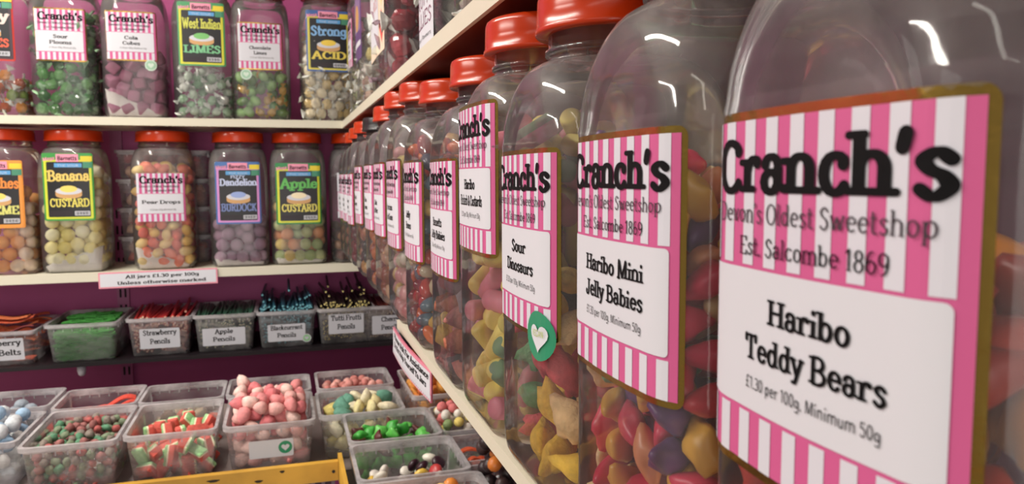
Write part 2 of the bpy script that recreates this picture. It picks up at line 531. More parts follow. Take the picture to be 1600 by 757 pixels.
t = thing('shelf_standard', 'slotted plum shelf upright on the end wall behind the pencil tubs', 'shelf upright', W(-3.14, YW, -6))
b = MB()
b.box(-.11, .11, -.07, 0, 0, 9)
obj('upright_rail', b.mesh('upright_rail', STEEL), t)
sl = MB()
sl.box(-.018, .018, -.006, .006, 0, .17)
slm = sl.mesh('slot', mat('slot_shadow', (20, 10, 16), .9))
for k in range(11):
    for sx in (-.045, .045):
        obj('slot', slm, t, loc=(sx * U, -.07 * U, (2.0 + k * .32) * U))
t = thing('shelf_bracket', 'small white bracket end under the black shelf', 'bracket', W(-3.55, D + .05, -3.345))
b = MB()
b.loft([[(.075 * s * math.cos(a * .5236), .075 * s * math.sin(a * .5236), z) for a in range(12)] for s, z in ((.45, -.2), (.8, -.17), (1, -.1), (1, -.05), (.8, 0))])
obj('end_cap', b.mesh('end_cap', WHITE, True), t)


# ------------------------------------------------------------------ jars
class Form:
    def __init__(s, hw, hd, rc, body, H, neck, lidr, lidh, bulge=.012):
        s.hw, s.hd, s.rc, s.body, s.H, s.neck, s.lidr, s.lidh, s.bulge = hw, hd, rc, body, H, neck, lidr, lidh, bulge

    def front(s, x, z, off=0):
        """point on the front of the jar wall at arc length x from the middle"""
        f = s.hw - s.rc
        a = abs(x)
        if a <= f:
            b = s.bulge * math.sin(math.pi * (.5 + .5 * a / f)) if f else 0
            return (x, -s.hd - off - b, z)
        t = min((a - f) / s.rc, 1.5)
        return (math.copysign(f + (s.rc + off) * math.sin(t), x), -(s.hd - s.rc) - (s.rc + off) * math.cos(t), z)

    def jar_mesh(s):
        b = MB()
        zl = s.H - s.lidh
        rings = []

        def R(f, z, k=None, bl=0.0):
            rc = s.rc if k is None else k
            rings.append(rrect(s.hw * f, s.hd * f, rc, z, bulge=bl))
        for f, z in ((.70, .02), (.80, .0), (.87, .008), (.93, .03), (.97, .065), (.99, .11), (1, .18)):
            R(f, z, s.rc * f)
        for i in range(1, 7):
            R(1, .18 + (s.body - .18) * i / 7, bl=s.bulge)
        R(1, s.body - .03)
        R(1.008, s.body)
        R(.998, s.body + .025)
        zs = zl - .12
        n = 9
        for i in range(1, n + 1):
            t = i / n
            a = t * math.pi / 2
            w = s.neck + (s.hw - s.neck) * math.cos(a) ** .8
            dd = s.neck + (s.hd - s.neck) * math.cos(a) ** .8
            k = s.rc + (min(w, dd) - s.rc) * t ** 1.2
            rings.append(rrect(w, dd, k, s.body + .025 + (zs - s.body - .025) * math.sin(a) ** .95))
        for f, z in ((1.0, zs + .03), (1.04, zs + .035), (1.04, zs + .055), (1, zs + .06), (1, zl + .02)):
            rings.append(rrect(s.neck * f, s.neck * f, s.neck, z))
        b.loft(rings, True, False)
        return b.mesh('jar_body', JAR, True)

    def lid_mesh(s, m):
        b = MB()
        r, h = s.lidr, s.lidh
        prof = [(.86, -.0), (1.0, .0), (1.015, .006), (1.015, .022), (.995, .028), (.99, h * .5), (.985, h - .035), (.965, h - .012), (.92, h), (.80, h), (.78, h - .012)]
        rings = []
        for f, z in prof:
            rings.append([(r * f * math.cos(i * math.tau / 56), r * f * math.sin(i * math.tau / 56), z) for i in range(56)])
        b.loft(rings)
        return b.mesh('lid', m, True, sharp=50)


FA = Form(.44, .44, .20, 1.53, 2.23, .29, .345, .185)
FB = Form(.525, .525, .20, 1.72, 2.55, .42, .475, .20)
MESH = {}


def pm(form, kind, m=None):
    k = (id(form), kind, m.name if m else '')
    if k not in MESH:
        MESH[k] = form.jar_mesh() if kind == 'jar' else form.lid_mesh(m)
    return MESH[k]


def patch(mb, form, x0, x1, z0, z1, off, mi, nx=None):
    nx = nx or max(1, int(abs(x1 - x0) / .03))
    vs, fs = [], []
    for j in (0, 1):
        for i in range(nx + 1):
            vs.append(form.front(x0 + (x1 - x0) * i / nx, z0 if j == 0 else z1, off))
    for i in range(nx):
        fs.append((i, i + 1, nx + 2 + i, nx + 1 + i))
    mb.add(vs, fs, mi)


def rpatch(mb, fn, x0, x1, z0, z1, r, off, mi, n=4):
    """rounded rectangle as vertical slices so that it can follow the curve of a jar"""
    xs = [x0 + r - r * math.cos(i / n * math.pi / 2) for i in range(n)]
    k = max(2, int((x1 - x0 - 2 * r) / .03))
    xs += [x0 + r + (x1 - x0 - 2 * r) * i / k for i in range(k + 1)]
    xs += [x1 - r + r * math.sin(i / n * math.pi / 2) for i in range(1, n + 1)]
    top, bot = [], []
    for x in xs:
        dx = max(0, x0 + r - x, x - (x1 - r))
        ins = r - math.sqrt(max(0, r * r - dx * dx))
        top.append(fn(x, z1 - ins, off))
        bot.append(fn(x, z0 + ins, off))
    m = len(xs)
    mb.add(bot + top, [(i, i + 1, m + i + 1, m + i) for i in range(m - 1)], mi)


def ellipse(mb, fn, cx, cz, rx, rz, off, mi, n=24):
    xs = [cx - rx * math.cos(i * math.pi / 12) for i in range(13)]
    hs = [rz * math.sin(i * math.pi / 12) + 1e-5 for i in range(13)]
    vs = [fn(x, cz - h, off) for x, h in zip(xs, hs)] + [fn(x, cz + h, off) for x, h in zip(xs, hs)]
    mb.add(vs, [(i, i + 1, 14 + i, 13 + i) for i in range(12)], mi)


def heart(mb, fn, cx, cz, s, off, mi):
    pts = []
    for i in range(28):
        t = i * math.tau / 28
        pts.append((cx + s * .0625 * 16 * math.sin(t) ** 3, cz + s * .0625 * (13 * math.cos(t) - 5 * math.cos(2 * t) - 2 * math.cos(3 * t) - math.cos(4 * t))))
    mb.add([fn(cx, cz, off)] + [fn(x, z, off) for x, z in pts], [(0, 1 + i, 1 + (i + 1) % 28) for i in range(28)], mi)


def shop_label(root, form, top, w, h, lines, foil=True, fine=True, one_line=False):
    """pink striped shop label: foil backing, striped paper, white product sticker, printing"""
    fn = form.front
    x0, x1 = -w / 2, w / 2
    b = MB()
    n = 9
    p = w / (2 * n + 1) * 1.0
    px = [x0 + w * i / 17.7 for i in range(2 * n + 1)]
    zt, zs0, zs1, zb = top, top - h * .425, top - h * .835, top - h
    patch(b, form, x0, x1, zb, zt, .004, 0, 26)
    for i in range(n):
        patch(b, form, px[2 * i], px[2 * i + 1], zs0 + .01 * h, zt, .0052, 1, 2)
        patch(b, form, px[2 * i], px[2 * i + 1], zb, zs1 - .012 * h, .0052, 1, 2)
    lab = obj('label', b.mesh('label', [LPINK, LWHITE]), root)
    if foil:
        b = MB()
        g = .027 * h
        rpatch(b, fn, x0 - g * .3, x1 + g * .9, zb - g, zt + g, .03, .0022, 0)
        obj('foil_border', b.mesh('foil_border', GOLD, True), lab)
    b = MB()
    rpatch(b, fn, x0 + .006 * w, x1 - .042 * w, zs1, zs0, .02 * h, .0062, 0)
    obj('product_sticker', b.mesh('product_sticker', WHITE, True), lab)
    b = MB()
    text(b, "Cranch's", x0 + .065 * w, x1 - .04 * w, top - .205 * h, .145 * h, 'cooper', fn, .0075)
    if fine:
        text(b, "Est. Salcombe 1869", x0 + .21 * w, x1 - .19 * w, top - .385 * h, .052 * h, 'times', fn, .0075)
        text(b, "Devon's Oldest Sweetshop", x0 + .08 * w, x1 - .075 * w, top - .293 * h, .056 * h, 'times', fn, .0075, 1, caps=False)
    else:
        text(b, "Devon's Oldest Sweetshop", x0 + .055 * w, x1 - .115 * w, top - .29 * h, .045 * h, 'clarendon', fn, .0075, 1, caps=False)
        text(b, "Est. Salcombe 1869", x0 + .19 * w, x1 - .22 * w, top - .375 * h, .042 * h, 'clarendon', fn, .0075, 1, caps=False)
    k = len(lines)
    for i, (s, wf) in enumerate(lines):
        yb = (top - .57 * h - i * .115 * h) if k == 2 else top - .63 * h
        text(b, s, (.028 if fine else .0) - wf * w / 2, (.028 if fine else .0) + wf * w / 2, yb, .07 * h, 'clarendon', fn, .0085)
    text(b, "£1.30 per 100g. Minimum 50g", -.235 * w, .305 * w, top - .77 * h, .035 * h, 'arial', fn, .0085, 1 if not fine else 0, caps=False)
    obj('lettering', b.mesh('lettering', [BLACK, GREYP]), lab)
    return lab


def make_jar(label, form, loc, rotz, lid=LIDR, name='sweet_jar', tilt=0):
    t = thing(name, label, 'jar', loc, rotz, 'sweet jars with screw lids')
    obj('jar_body', pm(form, 'jar'), t)
    obj('lid', pm(form, 'lid', lid), t, loc=(0, 0, (form.H - form.lidh) * U), rot=(0, 0, random.random() * 6))
    return t


# ------------------------------------------------------------------ sweets: shapes
def ico(n):
    import bmesh
    bm = bmesh.new()
    bmesh.ops.create_icosphere(bm, subdivisions=n, radius=1)
    v = np.array([x.co[:] for x in bm.verts])
    f = [tuple(y.index for y in x.verts) for x in bm.faces]
    bm.free()
    return v, f


ICO = {k: ico(k) for k in (1, 2, 3)}


def shape_mesh(name, mats, scale, lobes=(), sub=2, noise=0, seed=0, face_mat=None, smooth=True):
    v, f = ICO[sub]
    d = v / np.linalg.norm(v, axis=1)[:, None]
    r = np.ones(len(d))
    for (dx, dy, dz, a, k) in lobes:
        q = np.array([dx, dy, dz], float)
        q /= np.linalg.norm(q)
        r += a * np.exp(k * (d @ q - 1))
    if noise:
        g = np.random.default_rng(seed)
        for _ in range(14):
            q = g.normal(size=3)
            q /= np.linalg.norm(q)
            r += noise * g.normal() * np.exp(9 * (d @ q - 1))
    p = d * r[:, None] * np.array(scale)
    b = MB()
    b.add(p.tolist(), f)
    if face_mat:
        b.m = [face_mat(np.mean([p[i] for i in q], axis=0)) for q in f]
    return b.mesh(name, mats, smooth)


BABY = [(0, 0, 1, .42, 9), (.45, .1, -1, .42, 12), (-.45, .1, -1, .42, 12), (.85, .5, .15, .34, 13), (-.85, .5, .15, .34, 13), (1, 0, .7, -.2, 14), (-1, 0, .7, -.2, 14), (0, 1, .95, .05, 40)]
BEAR = [(0, .1, 1, .35, 11), (.5, 0, 1.0, .26, 40), (-.5, 0, 1.0, .26, 40), (.6, .4, -.9, .5, 15), (-.6, .4, -.9, .5, 15), (.8, .6, .2, .4, 17), (-.8, .6, .2, .4, 17), (0, .9, .8, .25, 25)]
DINO = [(1, 0, .55, .85, 15), (-1, 0, .1, .8, 17), (.45, .1, -1, .6, 22), (-.45, .1, -1, .6, 22), (.2, 0, 1, .2, 25), (-.3, 0, 1, .22, 25), (.85, 0, 1, .2, 30)]
FROG = [(.8, .8, -.2, .5, 13), (-.8, .8, -.2, .5, 13), (.8, -.8, -.2, .55, 13), (-.8, -.8, -.2, .55, 13), (0, 1, .2, .35, 12)]
MUSH = [(0, 0, -1, .35, 9), (.9, 0, .4, .25, 9), (-.6, .6, .4, .3, 10), (-.4, -.9, .3, .3, 10), (.2, .3, 1, -.2, 12)]


def rod_mesh(name, mats, r, l, n=14, split=None, cap_mi=None, hole=0):
    """rounded stick along z; split=('half') puts two colours side by side"""
    b = MB()
    rings = []
    prof = [(.6, -l), (.88, -l + r * .12), (1, -l + r * .35), (1, 0), (1, l - r * .35), (.88, l - r * .12), (.6, l)]
    for f, z in prof:
        rings.append([(r * f * math.cos(i * math.tau / n), r * f * math.sin(i * math.tau / n), z) for i in range(n)])
    b.loft(rings)
    if split:
        b.m = []
        for q in b.f:
            c = np.mean([b.v[i] for i in q], axis=0)
            b.m.append(split(c))
    return b.mesh(name, mats, True, sharp=60)


def block_mesh(name, mats, sx, sy, sz, bev=.12, layers=None, jit=0, seed=0):
    """soft edged block, built from rounded rings; layers picks a colour by height"""
    b = MB()
    g = np.random.default_rng(seed)
    e = min(sx, sy, sz) * bev * 2
    zs = [(-sz, 1 - e / min(sx, sy) * .7), (-sz + e, 1)]
    if layers:
        for z, _ in layers[:-1]:
            zs += [(z, 1)]
    zs += [(sz - e, 1), (sz, 1 - e / min(sx, sy) * .7)]
    rings = []
    for z, f in zs:
        rg = rrect(sx * f, sy * f, min(sx, sy) * .25, z, per=2, side=2)
        if jit:
            rg = [(x + g.normal() * jit, y + g.normal() * jit, zz + g.normal() * jit) for x, y, zz in rg]
        rings.append(rg)
    b.loft(rings)
    if layers:
        b.m = []
        for q in b.f:
            z = np.mean([b.v[i][2] for i in q])
            b.m.append(next(mi for lim, mi in layers if z <= lim + 1e-6))
    return b.mesh(name, mats, True, sharp=50)


def wrapped_mesh(name, mats, r, seed=0):
    """sweet in a twisted wrapper: crumpled middle and two flared twist ends"""
    g = np.random.default_rng(seed)
    b = MB()
    n = 12
    rings = []
    for x, f in ((-2.1, .95), (-1.75, .7), (-1.35, .25), (-1.15, .22), (-.9, .75), (-.5, .98), (0, 1.05), (.5, .98), (.9, .75), (1.15, .22), (1.35, .25), (1.75, .7), (2.1, .95)):
        fl = .25 if abs(x) > 1.5 else 1
        rings.append([(x * r + g.normal() * .06 * r, r * f * math.cos(i * math.tau / n) * (1 + g.normal() * .09), r * f * fl * math.sin(i * math.tau / n) * (1 + g.normal() * .09)) for i in range(n)])
    b.loft(rings)
    b.m = []
    for q in b.f:
        b.m.append(1 if abs(np.mean([b.v[i][0] for i in q])) > 1.1 * r else 0)
    return b.mesh(name, mats, False)


# ------------------------------------------------------------------ sweets: settling under gravity
def settle(n, r, hw, hd, z0, it=140, rc=.2):
    """centres of n balls of radius r poured into a box of half sizes hw, hd"""
    a, d = hw - r, hd - r
    hz = max(2 * r, n * (2 * r) ** 3 / (4 * max(hw * hd, 1e-6)) * 1.2)
    p = np.column_stack([rng.uniform(-a, a, n), rng.uniform(-d, d, n), z0 + r + rng.uniform(0, hz, n)])
    iu = np.triu_indices(n, 1)
    for k in range(it):
        p[:, 2] -= r * .10 * (1 - k / it)
        dv = p[iu[0]] - p[iu[1]]
        ds = np.sqrt((dv * dv).sum(1)) + 1e-9
        m = ds < 2 * r
        if m.any():
            i, j = iu[0][m], iu[1][m]
            push = dv[m] / ds[m][:, None] * ((2 * r - ds[m]) * .42)[:, None]
            np.add.at(p, i, push)
            np.add.at(p, j, -push)
        p[:, 0] = np.clip(p[:, 0], -a, a)
        p[:, 1] = np.clip(p[:, 1], -d, d)
        cr = max(rc - r, .01)
        ex, ey = np.abs(p[:, 0]) - (a - cr), np.abs(p[:, 1]) - (d - cr)
        ln = np.hypot(np.maximum(ex, 0), np.maximum(ey, 0))
        m = (ex > 0) & (ey > 0) & (ln > cr)
        if m.any():
            p[m, 0] = np.sign(p[m, 0]) * (a - cr + ex[m] * cr / ln[m])
            p[m, 1] = np.sign(p[m, 1]) * (d - cr + ey[m] * cr / ln[m])
        p[:, 2] = np.maximum(p[:, 2], z0 + r)
    return p


def colname(me):
    if 'cname' in me:
        return me['cname']
    c = me.materials[0].get('rgb', (128, 128, 128))
    r, g_, b_ = [v / 255 for v in c]
    mx, mn = max(r, g_, b_), min(r, g_, b_)
    sat = (mx - mn) / max(mx, .01)
    if mx < .28:
        return 'black'
    if sat < .17:
        return 'white' if mx > .78 else ('pale grey' if mx > .6 else 'dark grey')
    if mx == r:
        h = 60 * ((g_ - b_) / (mx - mn))
    elif mx == g_:
        h = 60 * ((b_ - r) / (mx - mn)) + 120
    else:
        h = 60 * ((r - g_) / (mx - mn)) + 240
    h %= 360
    if h < 12 or h >= 335:
        base = 'red' if sat > .52 else 'pink'
        if mx < .62:
            base = 'maroon'
    elif h < 36:
        base = 'orange' if sat > .5 and mx > .7 else ('brown' if mx < .75 else 'peach')
    elif h < 68:
        base = 'yellow' if sat > .38 else 'cream'
        if mx < .6:
            base = 'olive'
    elif h < 165:
        base = 'green'
    elif h < 255:
        base = 'blue'
    else:
        base = 'purple' if sat > .3 else 'mauve'
    if base in ('green', 'blue', 'yellow') and mx > .68 and sat < .4:
        base = 'pale ' + base
    elif base in ('green', 'blue') and mx < .45:
        base = 'dark ' + base
    return base


def pour(root, meshes, n, r, hw, hd, z0, name, label, group, keep='front', layers=2.2, weights=None, cat='sweet', flat=0):
    """settle n sweets inside root's container and link those that can be seen: front, near side (+x), far side and top"""
    p = settle(n, r, hw, hd, z0)
    M = Matrix.Rotation(root.rotation_euler[2], 4, 'Z')
    tops = np.percentile(p[:, 2], 90)
    cnt = 0
    for q in p:
        dist = min(q[1] + hd, (hw - q[0]) if 's' in keep else 9, (q[0] + hw) if 'l' in keep else 9)
        if dist > layers * 2 * r * .5 + r and q[2] < tops - 1.6 * r:
            continue
        me = random.choices(meshes, weights)[0] if weights else random.choice(meshes)
        rot = (random.uniform(0, 6.3), random.uniform(0, 6.3), random.uniform(0, 6.3)) if not flat else (random.uniform(-flat, flat), random.uniform(-flat, flat), random.uniform(0, 6.3))
        o = obj(name, me, loc=root.location + M @ Vector((q[0] * U, q[1] * U, q[2] * U)), rot=rot)
        tag(o, label.format(c=colname(me)), cat, group)
        cnt += 1
    return cnt


def jelly(name, rgb, rough=.35, bump=0):
    return mat(name, rgb, rough, bump=bump, bscale=90, sss=.25, vary=.1, vscale=60)


def sug(name, rgb):
    return mat(name, rgb, .75, bump=.55, bscale=420, vary=.18, vscale=160)


# ------------------------------------------------------------------ the near row of jars
ROT = -math.pi / 2
XJ = 1.0 + FA.hd


def near_jar(y, label, H=2.19, lid=LIDR, dx=0, yaw=0):
    H += .04
    f = FA if abs(H - 2.23) < 1e-6 else Form(.44, .44, .20, 1.53 + (H - 2.23) * .3, H, .29, .345, .185)
    return make_jar(label, f, W(XJ + dx, y, ZL1), ROT + yaw, lid), f


def lt(z):
    return z - ZL1


BEARC = [(176, 52, 34), (196, 96, 30), (206, 150, 60), (150, 40, 30), (190, 120, 40)]
j, f = near_jar(1.27, 'nearest sweet jar, its pink striped label reading Teddy Bears')
shop_label(j, f, lt(.122), .74, .77, [('Haribo', .33), ('Teddy Bears', .56)])
pour(j, [shape_mesh('gummy_bear', jelly('bear_%d' % i, c), (.066, .057, .088), BEAR, 3) for i, c in enumerate(BEARC)], 190, .084, .41, .41, .03,
     'gummy_bear', '{c} gummy bear inside the nearest jar, the teddy bears jar', 'gummy bears in the nearest jar', 'sl')

j, f = near_jar(2.20, 'second nearest sweet jar, pink striped label reading Mini Jelly Babies')
shop_label(j, f, lt(.117), .74, .75, [('Haribo Mini', .56), ('Jelly Babies', .56)])
BABYC = [(226, 60, 96), (240, 186, 76), (106, 74, 128), (132, 190, 144), (240, 164, 120), (236, 214, 160), (214, 48, 66)]
pour(j, [shape_mesh('jelly_baby', jelly('baby_%d' % i, c), (.055, .046, .076), BABY, 3) for i, c in enumerate(BABYC)], 380, .069, .41, .41, .03,
     'jelly_baby', '{c} jelly baby inside the second nearest jar, the mini jelly babies jar', 'mini jelly babies in the second nearest jar', 'sl', layers=1.7, weights=[4, 4, 1.6, 1.2, 2, 2, 2])

j, f = near_jar(3.17, 'third nearest sweet jar, label reading Sour Dinosaurs with a round green vegan sticker', 2.145)
lab = shop_label(j, f, lt(.095), .74, .745, [('Sour', .26), ('Dinosaurs', .48)])
b = MB()
fn = f.front
sx_, sz_ = .265, lt(-.655)
ellipse(b, fn, sx_, sz_, .108, .104, .0115, 0, 32)
heart(b, fn, sx_ + .008, sz_ - .002, .064, .0165, 1)
text(b, 'VEGAN', sx_ - .036, sx_ + .05, sz_ + .0, .026, 'arial', fn, .0195, 2)
obj('vegan_sticker', b.mesh('vegan_sticker', [GREENS, WHITE, LIME]), j)
DINC = [(246, 204, 70), (244, 214, 120), (214, 78, 86), (48, 74, 94), (66, 62, 64), (130, 166, 190), (232, 196, 140), (92, 160, 100)]
pour(j, [shape_mesh('sour_dinosaur', sug('dino_%d' % i, c), (.082, .062, .075), DINO, 3, .04, i) for i, c in enumerate(DINC)], 56, .112, .41, .41, .03,
     'sour_dinosaur', '{c} sugared dinosaur jelly inside the third nearest jar', 'sour dinosaurs in the third nearest jar', 'sl', weights=[6, 4, 4, 1, 1, 1, 2, 1])

j, f = near_jar(4.07, 'fourth nearest sweet jar with its striped label stuck higher, reading Rhubarb and Custards', 2.195)
shop_label(j, f, lt(.372), .74, .77, [('Haribo', .30), ("Rhubarb & Custards", .62)])
PK, YL, GN = jelly('rhubarb_pink', (222, 132, 152), .5), jelly('custard_yellow', (242, 224, 120), .5), jelly('stick_green', (116, 150, 114), .5)
sticks = []
for a, c, cn in ((PK, PK, 'pink'), (YL, YL, 'yellow'), (PK, YL, 'pink and yellow'), (YL, GN, 'yellow and green'), (PK, GN, 'pink and green'), (GN, YL, 'green and yellow')):
    me = rod_mesh('candy_stick', [a, c], .062, .135, split=lambda q: 0 if q[0] > 0 else 1)
    me['cname'] = cn
    sticks.append(me)
pour(j, sticks, 165, .093, .39, .39, .03, 'candy_stick', '{c} candy stick inside the fourth nearest jar', 'candy sticks in the fourth nearest jar', 'sl', weights=[3, 6, 2, 1, 1, 1])

j, f = near_jar(4.99, 'fifth nearest sweet jar, striped label ending in Jelly Babies, dusty sweets inside', 2.115)
shop_label(j, f, lt(.10), .74, .745, [('Bassetts', .36), ('Jelly Babies', .56)])
MIXC = [(150, 74, 74), (120, 92, 98), (176, 112, 104), (84, 80, 84), (168, 96, 70), (150, 130, 138)]
mixm = [shape_mesh('dusty_jelly_sweet', sug('dust_sheen_%d' % i, c), (.075, .06, .095), BABY, 2, .05, i) for i, c in enumerate(MIXC)]
mixm += [block_mesh('dusty_jelly_sweet', [sug('yellow_cube', (224, 190, 90))], .085, .07, .06)]
pour(j, mixm, 185, .085, .42, .42, .03, 'dusty_jelly_sweet', 'dusty {c} jelly sweet inside the fifth nearest jar', 'dusty sweets in the fifth nearest jar', 'l', weights=[3, 3, 3, 3, 2, 2, 1])

j, f = near_jar(6.19, 'sixth nearest sweet jar, striped label reading Jelly Beans, bright beans inside', 2.115)
shop_label(j, f, lt(.115), .74, .78, [('Jelly', .25), ('Beans', .3)])
BEANC = [(200, 52, 44), (216, 104, 40), (96, 122, 140), (206, 190, 160), (150, 30, 50), (60, 66, 90), (222, 180, 90)]
pour(j, [shape_mesh('jelly_bean', mat('bean_%d' % i, c, .2, coat=.3), (.062, .062, .095), [(1, 0, 0, -.18, 4)], 2) for i, c in enumerate(BEANC)], 315, .079, .42, .42, .03,
     'jelly_bean', 'glossy {c} jelly bean inside the sixth nearest jar', 'jelly beans in the sixth nearest jar', 'l')

j, f = near_jar(7.3, 'seventh nearest sweet jar, striped label reading Hard Gums, pastel gums inside', 2.23)
shop_label(j, f, lt(.15), .74, .81, [('American', .46), ('Hard Gums', .5)], fine=False)
GUMC = [(214, 160, 160), (200, 206, 176), (222, 214, 200), (190, 112, 116), (216, 196, 120)]
pour(j, [shape_mesh('hard_gum', jelly('gum_%d' % i, c), (.085, .085, .075), [(0, 0, -1, -.25, 3)], 2) for i, c in enumerate(GUMC)], 225, .088, .42, .42, .03,
     'hard_gum', '{c} hard gum inside the seventh nearest jar', 'hard gums in the seventh nearest jar', 'l')

FAR = [(8.4, 'eighth nearest sweet jar, just past the pastel gums, brown sweets inside', 2.26, LIDR, [(150, 90, 60), (196, 160, 130), (120, 60, 50)], [('Cola', .3), ('Bottles', .4)]),
       (9.45, 'ninth nearest sweet jar, orange and black sweets inside, standing before the black lidded jar', 2.2, LIDR, [(200, 120, 50), (40, 34, 36), (150, 60, 44)], [('Wine', .3), ('Gums', .4)]),
       (10.75, 'sweet jar with the only black lid in the long row', 2.16, LIDK, [(196, 150, 80), (60, 60, 60), (180, 120, 90)], [('Root', .3), ('Ginger', .4)]),
       (12.1, 'sweet jar just past the black lidded jar in the long row', 2.2, LIDR, [(130, 40, 50), (90, 30, 40)], [('Cherry', .4), ('Lips', .3)]),
       (13.0, 'second sweet jar past the black lidded jar', 2.16, LIDR, [(160, 100, 70), (70, 50, 44)], [('Fruit', .4), ('Salad', .4)]),
       (13.85, 'farthest sweet jar of the long row, by the end wall shelves', 2.13, LIDR, [(150, 110, 70), (90, 60, 50)], [('Black', .4), ('Jacks', .4)])]
for k, (y, lb, H, lid, cs, lines) in enumerate(FAR):
    j, f = near_jar(y, lb, H, lid)
    shop_label(j, f, lt(.14 if k < 3 else .05), .74, .77, lines, fine=False)
    nm = ['cola_sweet', 'wine_gum', 'ginger_sweet', 'cherry_sweet', 'fruit_chew', 'dark_chew'][k]
    wd = ['eighth nearest', 'ninth nearest', 'black lidded', 'first past the black lidded', 'second past the black lidded', 'farthest'][k]
    pour(j, [shape_mesh(nm, jelly('%s_%d' % (nm, i), c), (.1, .08, .1), BABY if k == 0 else [], 2) for i, c in enumerate(cs)], 120, .1, .42, .42, .03,
         nm, '{c} sweet inside the %s jar of the long row' % wd, 'sweets in the %s jar' % wd, 'l', layers=1.5)

# ------------------------------------------------------------------ jars on the end wall
ZA, ZB = 1.09, -1.68


def end_jar(x, z, label, lid=LIDR, dy=0):
    return make_jar(label, FB, W(x, D + .06 + FB.hd + dy, z), 0, lid), FB


YELB = mat('yellow_print', (232, 208, 80), .5)


def brand_label(root, form, w, h, top, border, inner, top_word, bottom_word, tc, bc, extra=None, slab_c=None, top_small=False):
    """black product label with a coloured border, banner, oval, two words and a drawn slab cake"""
    fn = form.front
    b = MB()
    M_ = [mat('label_border_%02x%02x%02x' % border, border, .4), mat('label_inner_%02x%02x%02x' % inner, inner, .4), mat('label_black', (22, 22, 26), .4),
          mat('banner_pink', (232, 150, 176), .5), mat('banner_blue', (90, 160, 214), .5), mat('word_%02x%02x%02x' % tc, tc, .5), mat('word_%02x%02x%02x' % bc, bc, .5),
          mat('cake_tan', (204, 160, 106), .5), mat('slab_%02x%02x%02x' % (slab_c or (236, 214, 110)), slab_c or (236, 214, 110), .5), WHITE, mat('flash_yellow', (228, 206, 60), .5), GREYP, mat('flash_green', (70, 140, 110), .5)]
    x0, x1 = -w / 2, w / 2
    X = lambda u: x0 + u * w
    Z = lambda v: top - v * h
    rpatch(b, fn, x0, x1, Z(1), Z(0), .03, .003, 0)
    rpatch(b, fn, X(.035), X(.965), Z(.975), Z(.1), .02, .004, 1)
    rpatch(b, fn, X(.085), X(.915), Z(.945), Z(.13), .02, .005, 2)
    lab = obj('label', b.mesh('label', M_[:3]), root)
    b = MB()
    patch(b, form, X(.28), X(.72), Z(.13), Z(.015), .006, 3)
    patch(b, form, X(.24), X(.78), Z(.21), Z(.15), .006, 4)
    patch(b, form, X(.76), X(.985), Z(.12), Z(.045), .0065, 10)
    patch(b, form, X(.8), X(.985), Z(.22), Z(.13), .0065, 12)
    ellipse(b, fn, X(.5), Z(.62), .26 * w, .055 * h, .006, 7)
    patch(b, form, X(.24), X(.76), Z(.62), Z(.56), .006, 7)
    ellipse(b, fn, X(.5), Z(.56), .26 * w, .055 * h, .0065, 9)
    ellipse(b, fn, X(.5), Z(.53), .17 * w, .05 * h, .007, 8)
    patch(b, form, X(.6), X(.9), Z(.925), Z(.86), .006, 9)
    for i in range(14):
        patch(b, form, X(.615 + i * .0195), X(.622 + i * .0195 + .004 * (i % 3)), Z(.915), Z(.87), .0068, 2, 1)
    for i in range(4):
        patch(b, form, X(.11), X(.56), Z(.866 + i * .018), Z(.857 + i * .018), .006, 11, 3)
    obj('printed_picture', b.mesh('printed_picture', M_), lab)
    b = MB()
    text(b, 'Barnetts', X(.31), X(.69), Z(.105), .06 * h, 'block', fn, .0072, 0, caps=False)
    text(b, 'Mega', X(.02), X(.26), Z(.12), .05 * h, 'block', fn, .0075, 3, caps=False, slant=.15)
    text(b, 'THE SOUR', X(.3), X(.72), Z(.2), .032 * h, 'arial', fn, .0072, 4, caps=False)
    if extra:
        text(b, extra, X(.34), X(.66), Z(.265), .045 * h, 'block', fn, .0072, 1)
        text(b, top_word, X(.1), X(.92), Z(.38), .105 * h, 'cooper', fn, .0076, 1)
    else:
        text(b, top_word, X(.1), X(.92), Z(.41), .15 * h, 'cooper', fn, .0076, 1)
    text(b, bottom_word, X(.12), X(.9), Z(.79), .115 * h, 'cooper', fn, .0082, 2)
    obj('lettering', b.mesh('lettering', [BLACK, M_[5], M_[6], M_[3], WHITE]), lab)
    return lab


def sugar_heap(root, hw, hd, h1, h2):
    """drift of loose sugar in the bottom of a jar, deeper at one end"""
    b = MB()
    n = 14
    g = np.random.default_rng(int(h1 * 1000))
    top = []
    for j in range(n + 1):
        for i in range(n + 1):
            t = i / n
            h = h1 + (h2 - h1) * t + .05 * math.sin(t * 9) * math.sin(j) * .3 + g.normal() * .008
            k = .86 + .14 * min(1, h / .2)
            top.append((hw * (2 * t - 1) * k, hd * (2 * j / n - 1) * k, max(.03, h)))
    m = (n + 1) ** 2
    vs = top + [(x * .9, y * .9, .012) for x, y, z in top]
    fs = []
    for j in range(n):
        for i in range(n):
            a = j * (n + 1) + i
            fs.append((a, a + 1, a + n + 2, a + n + 1))
    edge = [i for i in range(n + 1)] + [j * (n + 1) + n for j in range(1, n + 1)] + [n * (n + 1) + i for i in range(n - 1, -1, -1)] + [j * (n + 1) for j in range(n - 1, 0, -1)]
    for k in range(len(edge)):
        a, c = edge[k], edge[(k + 1) % len(edge)]
        fs.append((a, m + a, m + c, c))
    b.add(vs, fs)
    return b.mesh('loose_sugar', SUGAR, True)


def add_sugar(root, label, h1, h2):
    o = obj('loose_sugar', sugar_heap(root, .47, .47, h1, h2), loc=root.location.copy())
    tag(o, label, 'sugar', None, 'stuff')


